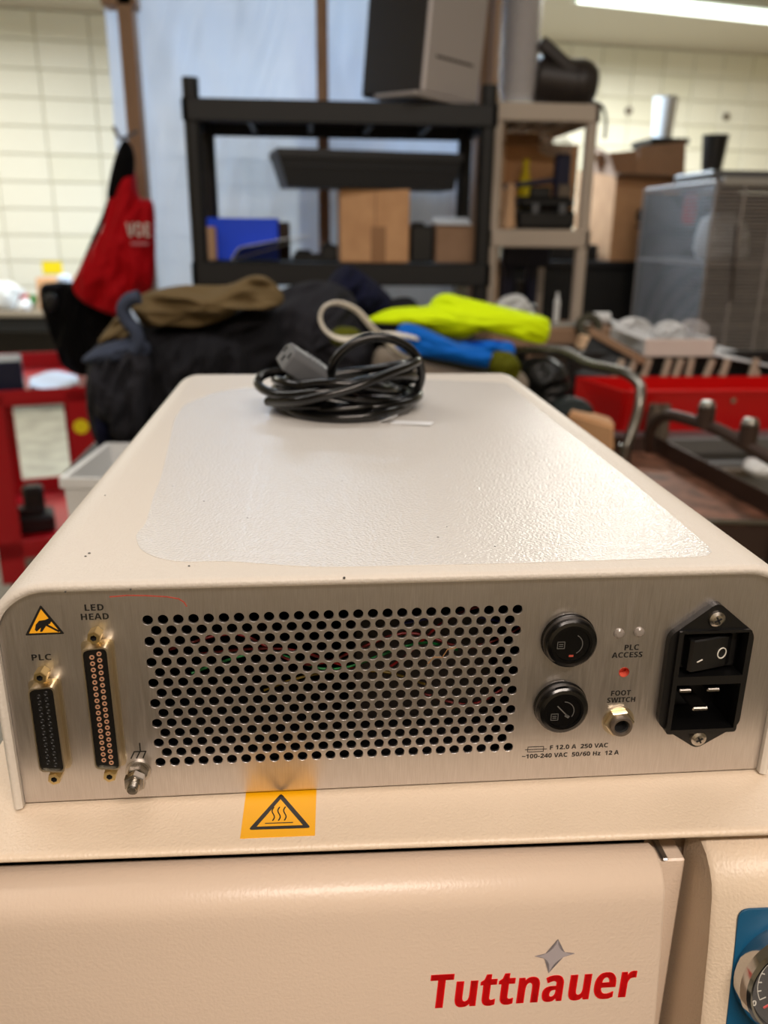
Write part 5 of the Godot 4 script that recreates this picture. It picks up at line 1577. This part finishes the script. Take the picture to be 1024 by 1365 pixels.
	for c in corner:
		part("leg", bb(ns(), Vector3(c.x - 0.015, 0.05, c.z - 0.015), Vector3(c.x + 0.015, yr - 0.006, c.z + 0.015), 0.003), M.rusty_dark, tc)
		part("caster", rod(ns(), Vector3(c.x - 0.012, 0.04, c.z), Vector3(c.x + 0.012, 0.04, c.z), 0.04, 16), M.black_case, tc)
	var hp := []
	for q in [[866, 600, -1.12], [866, 580, -1.10], [874, 562, -1.08], [892, 554, -1.04], [923, 561, -0.99], [962, 575, -0.93], [1024, 610, -0.84], [1080, 642, -0.76]]:
		hp.append(at(q[0], q[1], q[2]))
	var hd := part("handle_tube", tube(ns(), spline(hp, 5), 0.0098, 12), M.rusty_dark, tc)
	for q in [[941, 556, -0.96], [998, 580, -0.88]]:
		var c := at(q[0], q[1], q[2])
		part("collar", rod(ns(), c + Vector3(0, -0.018, 0), c + Vector3(0, 0.016, 0), 0.014, 14), M.rusty_dark, hd)
		part("bolt", lathe(ns(), [Vector2(0.012, 0.012), Vector2(0.013, 0.020), Vector2(0.010, 0.026), Vector2(0, 0.028)], 14, Transform3D(Basis(), c)), M.tube_steel, hd)
	hp = []
	for q in [[650, 470, -1.5], [740, 468, -1.45], [784, 486, -1.38], [830, 496, -1.30], [852, 512, -1.26], [853, 535, -1.24], [846, 565, -1.23], [834, 596, -1.22]]:
		hp.append(at(q[0], q[1], q[2]))
	var ct := thing("tube_handle", "bent bare steel tube handle arching over the trolley's far end", "handle", hp[7])
	part("tube", tube(ns(), spline(hp, 5), 0.0105, 12), M.tube_steel, ct)
	part("foot_plate", rod(ns(), hp[7] + Vector3(0, -0.03, 0), hp[7] + Vector3(0, 0.005, 0), 0.013, 12), M.tube_steel, ct)
	solo("plastic_bag", cloth([[992, 626], [996, 614], [1012, 612], [1030, 618], [1034, 632], [1012, 636]], -1.30, 0.06, 0.012, 0.5, 33, 20.0), M.white_plastic, "whitish blue plastic bag beyond the rusty trolley's handle", "bag")
	# black odds and ends in the gap right of the jackets
	for q in [[[[690, 500], [700, 480], [730, 476], [752, 490], [760, 520], [740, 545], [710, 530]], -1.45, M.black_case, "dark tool bag in the gap right of the blue jacket", "tool_bag"], [[[730, 560], [740, 535], [770, 530], [790, 545], [785, 575], [760, 590]], -1.35, mat(Color(0.05, 0.09, 0.09), 0.6), "dark green rag below the dark tool bag", "rag"]]:
		solo(q[4], cloth(q[0], q[1], 0.12, 0.02, 0.3, 44, 14.0), q[2], q[3], "bag" if q[4] == "tool_bag" else "rag")
	var dv := thing("side_stand", "low dark stand under the tool bag and jackets", "stand", Vector3(0.35, 0, -1.5))
	part("stand_top", bb(ns(), Vector3(-0.5, 0.86, -1.95), Vector3(0.38, 0.90, -1.22), 0.006), M.cabinet_black, dv)
	for q in [[-0.45, -1.9], [0.34, -1.9], [-0.45, -1.27], [0.34, -1.27]]:
		part("leg", bb(ns(), Vector3(q[0] - 0.02, 0, q[1] - 0.02), Vector3(q[0] + 0.02, 0.86, q[1] + 0.02), 0.003), M.cabinet_black, dv)

# ---------------------------------------------------------------- heap of clothes behind the instrument
func build_clothes() -> void:
	solo("jacket", cloth([[118, 540], [122, 470], [160, 440], [205, 424], [290, 416], [345, 404], [385, 430], [390, 500], [370, 590], [300, 640], [200, 640], [140, 600]], -1.42, 0.30, 0.06, 0.2, 1, 9.0), M.black_cloth, "black jacket heaped at the left of the clothes pile", "jacket")
	solo("jacket", cloth([[320, 450], [340, 410], [380, 384], [430, 374], [470, 392], [480, 430], [500, 470], [480, 540], [400, 560], [340, 520]], -1.50, 0.30, 0.065, 0.6, 2, 9.0), M.grey_black_cloth, "charcoal jacket in the middle of the clothes pile", "jacket")
	solo("sleeve", cloth([[118, 500], [128, 478], [155, 462], [185, 462], [204, 490], [200, 550], [186, 590], [160, 590], [128, 550]], -1.26, 0.12, 0.035, 1.3, 3, 12.0), M.grey_black_cloth, "black jacket sleeve hanging down at the pile's left end", "jacket")
	solo("sleeve", cloth([[127, 500], [138, 490], [150, 520], [150, 580], [145, 602], [136, 602], [129, 580]], -1.28, 0.07, 0.012, 1.5, 4, 12.0), M.navy, "dark navy sleeve end hanging lowest at the pile's left", "jacket")
	solo("sleeve", cloth([[200, 480], [235, 450], [290, 445], [330, 470], [330, 540], [290, 600], [220, 610], [200, 530]], -1.29, 0.14, 0.045, 1.3, 5, 11.0), M.black_cloth, "black trouser leg hanging over the front of the pile", "trousers")
	solo("jacket", cloth([[176, 398], [235, 381], [300, 380], [333, 368], [355, 369], [374, 386], [378, 402], [362, 411], [330, 408], [300, 425], [260, 436], [225, 434], [196, 436], [180, 418]], -1.33, 0.14, 0.03, -0.12, 6, 10.0), M.olive, "olive brown jacket folded along the top of the pile", "jacket")
	solo("jacket_hem", cloth([[132, 456], [146, 434], [162, 418], [178, 424], [186, 446], [170, 456], [150, 457]], -1.32, 0.10, 0.015, 0.5, 7, 14.0), M.olive, "olive cloth corner below the denim collar at the pile's left", "jacket")
	var l := []
	for q in [[186, 396], [172, 400], [164, 412], [170, 428], [180, 440], [184, 455], [178, 468]]:
		l.append(at(q[0], q[1], -1.24))
	solo("denim_collar", tube(ns(), spline(l, 5), 0.012, 12, false, 1.6), M.denim, "curled blue grey denim collar at the olive jacket's left end", "collar")
	solo("denim_shirt", cloth([[110, 482], [130, 462], [166, 452], [196, 456], [196, 474], [150, 484]], -1.26, 0.08, 0.012, 0.2, 8, 14.0), M.denim, "blue grey denim edge under the olive cloth corner", "shirt")
	solo("hood", cloth([[424, 405], [438, 372], [458, 353], [480, 360], [508, 382], [524, 402], [512, 420], [470, 428], [436, 424]], -1.62, 0.22, 0.035, 0.9, 9, 10.0), M.navy, "dark navy hood peaking in front of the black shelf", "jacket")
	solo("jacket", cloth([[468, 424], [520, 400], [550, 398], [560, 420], [600, 445], [690, 462], [700, 480], [690, 496], [560, 500], [500, 470]], -1.60, 0.26, 0.03, 0.1, 10, 9.0), M.black_cloth, "black jacket lining under the yellow safety jacket", "jacket")
	solo("safety_jacket", cloth([[488, 428], [515, 413], [545, 409], [570, 408], [578, 398], [594, 391], [618, 396], [660, 406], [706, 417], [729, 424], [733, 436], [727, 456], [705, 456], [675, 448], [640, 442], [615, 450], [585, 446], [560, 436], [520, 430]], -1.42, 0.14, 0.014, -0.2, 11, 11.0), M.hivis, "bright fluorescent yellow safety jacket on the right of the pile", "jacket")
	solo("blue_jacket", cloth([[527, 446], [536, 432], [556, 434], [584, 446], [612, 458], [640, 464], [668, 464], [674, 456], [684, 458], [686, 468], [680, 486], [650, 491], [600, 482], [560, 474], [530, 468]], -1.25, 0.10, 0.014, -0.2, 12, 12.0), M.blue_cloth, "bright blue jacket below the yellow safety jacket", "jacket")
	solo("canvas_bag", cloth([[500, 470], [530, 466], [580, 476], [640, 490], [690, 492], [700, 520], [640, 560], [540, 560], [500, 530]], -1.30, 0.20, 0.015, -0.1, 13, 9.0), M.canvas, "grey beige canvas under the blue jacket", "canvas")
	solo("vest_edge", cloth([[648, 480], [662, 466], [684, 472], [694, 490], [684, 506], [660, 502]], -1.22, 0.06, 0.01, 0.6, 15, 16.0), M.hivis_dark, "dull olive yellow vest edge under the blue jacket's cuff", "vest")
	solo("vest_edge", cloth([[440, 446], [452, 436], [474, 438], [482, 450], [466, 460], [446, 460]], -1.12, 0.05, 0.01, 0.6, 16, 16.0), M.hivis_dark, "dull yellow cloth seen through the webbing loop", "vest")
	l = []
	for q in [[560, 490, -1.22], [530, 470, -1.10], [516, 455, -1.08], [496, 436, -1.06], [476, 414, -1.05], [452, 404, -1.04], [434, 408, -1.03], [427, 422, -1.03], [432, 438, -1.03], [448, 450, -1.04], [470, 452, -1.06], [500, 447, -1.09], [530, 446, -1.14], [560, 452, -1.23]]:
		l.append(at(q[0], q[1], q[2]))
	solo("webbing_strap", tube(ns(), spline(l, 6), 0.0025, 10, false, 2.6), M.webbing, "cream webbing strap curled in a loop above the coiled cord", "strap")

# ---------------------------------------------------------------- left: bags, counter, red cart, white tub
func build_left() -> void:
	# red bag hanging on the first stud
	var zb := -2.64
	var rb := thing("red_bag", "red cloth bag with black handle hanging from the left stud", "bag", at(165, 470, zb))
	part("bag_body", cloth([[164, 232], [178, 222], [186, 262], [204, 270], [207, 320], [205, 378], [190, 392], [175, 400], [160, 420], [130, 412], [104, 396], [98, 376], [116, 340], [138, 300], [150, 255]], zb, 0.16, 0.03, 1.25, 17, 8.0), M.red_bag, rb)
	part("handle", cloth([[143, 262], [152, 214], [164, 187], [175, 194], [180, 214], [176, 240], [158, 262]], zb + 0.02, 0.06, 0.006, 1.3, 18, 12.0), M.bag_black, rb)
	lettering("VOE", at(190, 296, zb).y - at(190, 314, zb).y, at(206, 300, zb).x - at(176, 300, zb).x, rb.global_transform.affine_inverse() * Transform3D(Basis(Vector3.UP, 0.15), at(191, 306, zb) + Vector3(0, 0, 0.088)), M.white_print, rb)
	part("print_line", bx(ns(), at(193, 324, zb) + Vector3(0, 0, 0.088), Vector3(0.055, 0.010, 0.002), 0.0005, Basis(Vector3.UP, 0.15)), mat(Color(0.70, 0.42, 0.44), 0.6), rb)
	# black bag behind and below
	var bb2 := thing("black_bag", "large black cloth bag hanging behind the red bag", "bag", at(110, 500, -2.8))
	part("bag_body", cloth([[54, 382], [74, 376], [100, 376], [118, 370], [150, 400], [172, 430], [176, 470], [160, 494], [120, 502], [86, 490], [70, 450], [56, 410]], -2.82, 0.17, 0.03, 1.4, 19, 8.0), M.bag_black, bb2)
	var st := []
	for q in [[96, 385], [110, 355], [124, 322], [140, 285], [156, 235], [166, 195]]:
		st.append(at(q[0], q[1], -2.77))
	part("strap", tube(ns(), spline(st, 5), 0.007, 10, false, 2.4), M.bag_black, bb2)
	part("pocket", cloth([[58, 400], [64, 392], [74, 394], [76, 408], [66, 414]], -2.68, 0.03, 0.004, 0.5, 20, 14.0), M.black_case, bb2)
	var hk := at(168, 188, -2.86)
	solo("coat_hook", tube(ns(), spline([hk + Vector3(0.045, 0.03, 0.02), hk + Vector3(0.02, 0.01, 0.06), hk + Vector3(0.0, 0.0, 0.10), hk + Vector3(-0.01, 0.03, 0.13)], 5), 0.006, 8), M.tool_steel, "small steel hook on the left stud holding the bags", "hook")
	# counter along the back wall
	var zc := -5.9
	var yc := at(50, 416, zc).y
	var x1 := at(125, 416, zc).x
	var ct := thing("back_counter", "dark counter with a pale top along the back wall", "counter", Vector3(x1 - 1.0, 0, zc - 0.35))
	part("countertop", bb(ns(), Vector3(x1 - 2.4, yc - 0.035, zc - 0.7), Vector3(x1, yc, zc), 0.005), mat(Color(0.52, 0.47, 0.40), 0.5), ct)
	part("counter_apron", bb(ns(), Vector3(x1 - 2.4, yc - 0.14, zc - 0.05), Vector3(x1, yc - 0.035, zc - 0.02), 0.003), M.cabinet_black, ct)
	for x in [x1 - 0.05, x1 - 0.8, x1 - 1.6, x1 - 2.35]:
		part("leg", bb(ns(), Vector3(x - 0.03, 0, zc - 0.1), Vector3(x + 0.03, yc - 0.14, zc - 0.04), 0.003), M.cabinet_black, ct)
	part("back_panel", bb(ns(), Vector3(x1 - 2.4, 0.1, zc - 0.66), Vector3(x1, yc - 0.035, zc - 0.64), 0.003), M.brown_metal, ct)
	var items := [
		["tissue_heap", [[-10, 410], [-6, 382], [10, 375], [26, 384], [24, 400], [18, 414]], M.white_plastic, "heap of whitish plastic at the left edge of the back counter", "heap"],
		["pale_bag", [[4, 412], [2, 402], [10, 396], [14, 404], [12, 413]], mat(Color(0.38, 0.62, 0.72), 0.5), "pale blue packet on the back counter", "packet"],
		["red_packet", [[18, 398], [24, 392], [36, 392], [38, 402], [26, 404]], mat(Color(0.75, 0.08, 0.08), 0.5), "small red packet on the back counter", "packet"],
		["green_packet", [[34, 402], [38, 394], [48, 394], [49, 404], [40, 408]], mat(Color(0.25, 0.52, 0.22), 0.5), "small green packet right of the red packet", "packet"],
		["white_cloth", [[24, 414], [26, 402], [36, 398], [42, 406], [38, 415]], M.paper, "crumpled white cloth at the counter's front edge", "cloth"],
		["white_bowl", [[76, 376], [80, 366], [92, 366], [96, 376], [88, 380]], mat(Color(0.75, 0.80, 0.88), 0.4), "pale bowl peeping over the black bag", "bowl"],
		["grey_rag", [[-8, 414], [-4, 396], [6, 390], [16, 400], [14, 416]], M.bench_grey, "grey rag at the counter's front left", "rag"]]
	for k in items.size():
		var q: Array = items[k]
		solo(q[0], cloth(q[1], zc - 0.12 - 0.06 * (k % 4), 0.12, 0.02, 0.3, 60 + k, 12.0), q[2], q[3], q[4])
	var pa := at(0, 380, zc - 0.2)
	solo("white_tube_roll", rod(ns(), at(-4, 378, zc - 0.2), at(32, 390, zc - 0.15), 0.022, 12), M.paper, "long white paper roll lying across the counter's clutter", "roll")
	var bxp := at(50, 370, zc - 0.3)
	solo("brown_box", bb(ns(), Vector3(bxp.x, yc, zc - 0.45), Vector3(at(100, 370, zc - 0.3).x, bxp.y, zc - 0.25), 0.004), M.cardboard, "brown box at the back of the counter beside the black bag", "box")
	var ny := wall_point(70, 357)
	solo("yellow_notice", bx(ns(), ny + wall_xf().basis.z * 0.008, Vector3(0.155, 0.10, 0.004), 0.001, wall_xf().basis), M.yellow, "yellow notice card on the block wall above the counter", "notice")
	# red cart
	var ang := 0.30
	var c0 := at(52, 517, -2.60)
	var yt := 0.80
	var rc := thing("red_cart", "red metal utility cart at the left edge", "cart", Vector3(-0.955, 0, -2.61), ang)
	var w := 0.37
	var L := 0.72
	var xoff := -0.03
	for k in [[yt, 0.055, "top_tray"], [0.26, 0.07, "bottom_tray"]]:
		var s := ns()
		bb(s, Vector3(xoff - w / 2, k[0] - 0.045, -L), Vector3(xoff + w / 2, k[0] - 0.035, 0), 0.003)
		bb(s, Vector3(xoff - w / 2, k[0] - k[1], -0.012), Vector3(xoff + w / 2, k[0], 0), 0.004)
		bb(s, Vector3(xoff - w / 2, k[0] - k[1], -L), Vector3(xoff + w / 2, k[0] + 0.03, -L + 0.012), 0.004)
		bb(s, Vector3(xoff - w / 2, k[0] - k[1], -L), Vector3(xoff - w / 2 + 0.012, k[0], 0), 0.004)
		bb(s, Vector3(xoff + w / 2 - 0.012, k[0] - k[1], -L), Vector3(xoff + w / 2, k[0], 0), 0.004)
		part(k[2], s, M.red_paint, rc, true)
	for q in [[xoff - w / 2 + 0.0, 0], [xoff + w / 2, 0], [xoff - w / 2, -L], [xoff + w / 2, -L]]:
		var sx2: float = -1.0 if q[0] > xoff else 1.0
		var sz: float = -1.0 if q[1] > -0.1 else 1.0
		var s := ns()
		bb(s, Vector3(q[0], 0.10, q[1]), Vector3(q[0] + sx2 * 0.085, yt - 0.01, q[1] + sz * 0.006), 0.002)
		bb(s, Vector3(q[0], 0.10, q[1]), Vector3(q[0] + sx2 * 0.006, yt - 0.01, q[1] + sz * 0.05), 0.002)
		part("leg", s, M.red_paint, rc, true)
		var wx: float = q[0] + sx2 * 0.05
		var wz: float = q[1] + sz * 0.05
		var cs := part("caster", rod(ns(), Vector3(wx - 0.014, 0.045, wz), Vector3(wx + 0.014, 0.045, wz), 0.045, 18), M.black_case, rc, true)
		part("fork", bb(ns(), Vector3(wx - 0.022, 0.045, wz - 0.018), Vector3(wx + 0.022, 0.19, wz + 0.018), 0.004), M.tool_steel, cs, true)
	var dot := rc.transform * Vector3(xoff + w / 2 - 0.045, yt - 0.14, 0.0015)
	part("round_sticker", lathe(ns(), [Vector2(0, 0), Vector2(0.026, 0), Vector2(0.026, 0.001), Vector2(0, 0.001)], 24, Transform3D(Basis(Vector3.UP, ang) * Basis(Vector3.RIGHT, PI / 2), dot)), M.yellow, rc)
	# on the cart
	var R := Basis(Vector3.UP, ang)
	var p := rc.transform * Vector3(-0.14, yt - 0.035, -0.16)
	solo("blue_case", bx(ns(), p + Vector3(0, 0.062, 0), Vector3(0.16, 0.124, 0.20), 0.006, R), mat(Color(0.012, 0.055, 0.19), 0.4), "dark blue case on the red cart's top tray", "case")
	p = rc.transform * Vector3(0.04, yt - 0.02, -0.28)
	solo("white_paper", cloth_flat(p, R, 0.17, 0.30), mat(Color(0.82, 0.86, 0.92), 0.7), "white paper lying on the red cart's top tray", "paper")
	p = rc.transform * Vector3(-0.09, 0.225, -0.22)
	var bt := thing("drill_charger", "black charger with a cord on the red cart's lower tray", "charger", p)
	part("charger_base", bx(ns(), p + Vector3(0, 0.035, 0), Vector3(0.15, 0.07, 0.13), 0.012, R), M.black_case, bt)
	part("battery", bx(ns(), p + Vector3(0.01, 0.12, 0), Vector3(0.075, 0.11, 0.075), 0.012, R), M.black_plastic, bt)
	part("vent_plate", bx(ns(), p + Vector3(-0.02, 0.085, 0.03), Vector3(0.13, 0.03, 0.06), 0.008, R), M.black_plastic, bt)
	# white tub on a low stool beside the instrument
	var zt := -0.98
	var t := thing("white_tub", "white plastic tub with a rim behind the instrument's left edge", "tub", Vector3(-0.43, 0.56, zt))
	var f := [at(84, 640, zt), at(168, 592, zt - 0.14)]
	var y0 := 0.56
	var s2 := ns()
	var cx := [Vector3(f[0].x, f[0].y, zt), Vector3(f[0].x + 0.34, f[0].y, zt + 0.03), Vector3(f[0].x + 0.36, f[0].y, zt - 0.20), Vector3(f[0].x + 0.02, f[0].y, zt - 0.22)]
	var mid := Vector3.ZERO
	for q in cx:
		mid += q / 4
	var lay := []
	for k in [[1.0, f[0].y - 0.0, 0.0], [1.03, f[0].y - 0.012, 0.0], [1.03, f[0].y + 0.004, 0.0], [0.97, f[0].y + 0.004, 0.0], [0.90, y0 + 0.008, 0.0]]:
		var row := []
		for q in cx:
			var v: Vector3 = mid + (q - mid) * k[0]
			v.y = k[1]
			row.append(v)
		lay.append(row)
	var base := []
	for q in cx:
		var v: Vector3 = mid + (q - mid) * 0.93
		v.y = y0
		base.append(v)
	lay.push_front(base)
	for k in lay.size() - 1:
		for i in 4:
			var j := (i + 1) % 4
			quad(s2, lay[k][i], lay[k][j], lay[k + 1][j], lay[k + 1][i])
	quad(s2, lay[5][0], lay[5][1], lay[5][2], lay[5][3])
	quad(s2, base[3], base[2], base[1], base[0])
	part("tub_shell", s2, M.white_plastic, t)
	var sl := thing("stool", "low grey stool under the white tub", "stool", Vector3(mid.x, 0, mid.z))
	part("seat", bb(ns(), Vector3(mid.x - 0.16, 0.52, mid.z - 0.10), Vector3(mid.x + 0.16, y0, mid.z + 0.10), 0.006), M.bench_grey, sl)
	for q in [[-0.13, -0.08], [0.13, -0.08], [-0.13, 0.08], [0.13, 0.08]]:
		part("leg", bb(ns(), Vector3(mid.x + q[0] - 0.015, 0, mid.z + q[1] - 0.015), Vector3(mid.x + q[0] + 0.015, 0.52, mid.z + q[1] + 0.015), 0.003), M.bench_grey, sl)

# a slightly curled sheet lying flat
func cloth_flat(c: Vector3, b: Basis, w: float, l: float) -> SurfaceTool:
	var s := ns()
	s.set_smooth_group(1)
	var n := 10
	for side in [1, 0]:
		for j in n:
			for i in n:
				var q := []
				for k in [[i, j], [i + 1, j], [i + 1, j + 1], [i, j + 1]]:
					var u: float = float(k[0]) / n - 0.5
					var v: float = float(k[1]) / n - 0.5
					q.append(c + b * Vector3(u * w, 0.012 * sin(u * 5.0 + v * 3.0) + 0.014 * side * 0.15, -v * l))
				if side:
					quad(s, q[0], q[1], q[2], q[3])
				else:
					quad(s, q[3], q[2], q[1], q[0])
	s.set_smooth_group(-1)
	return s
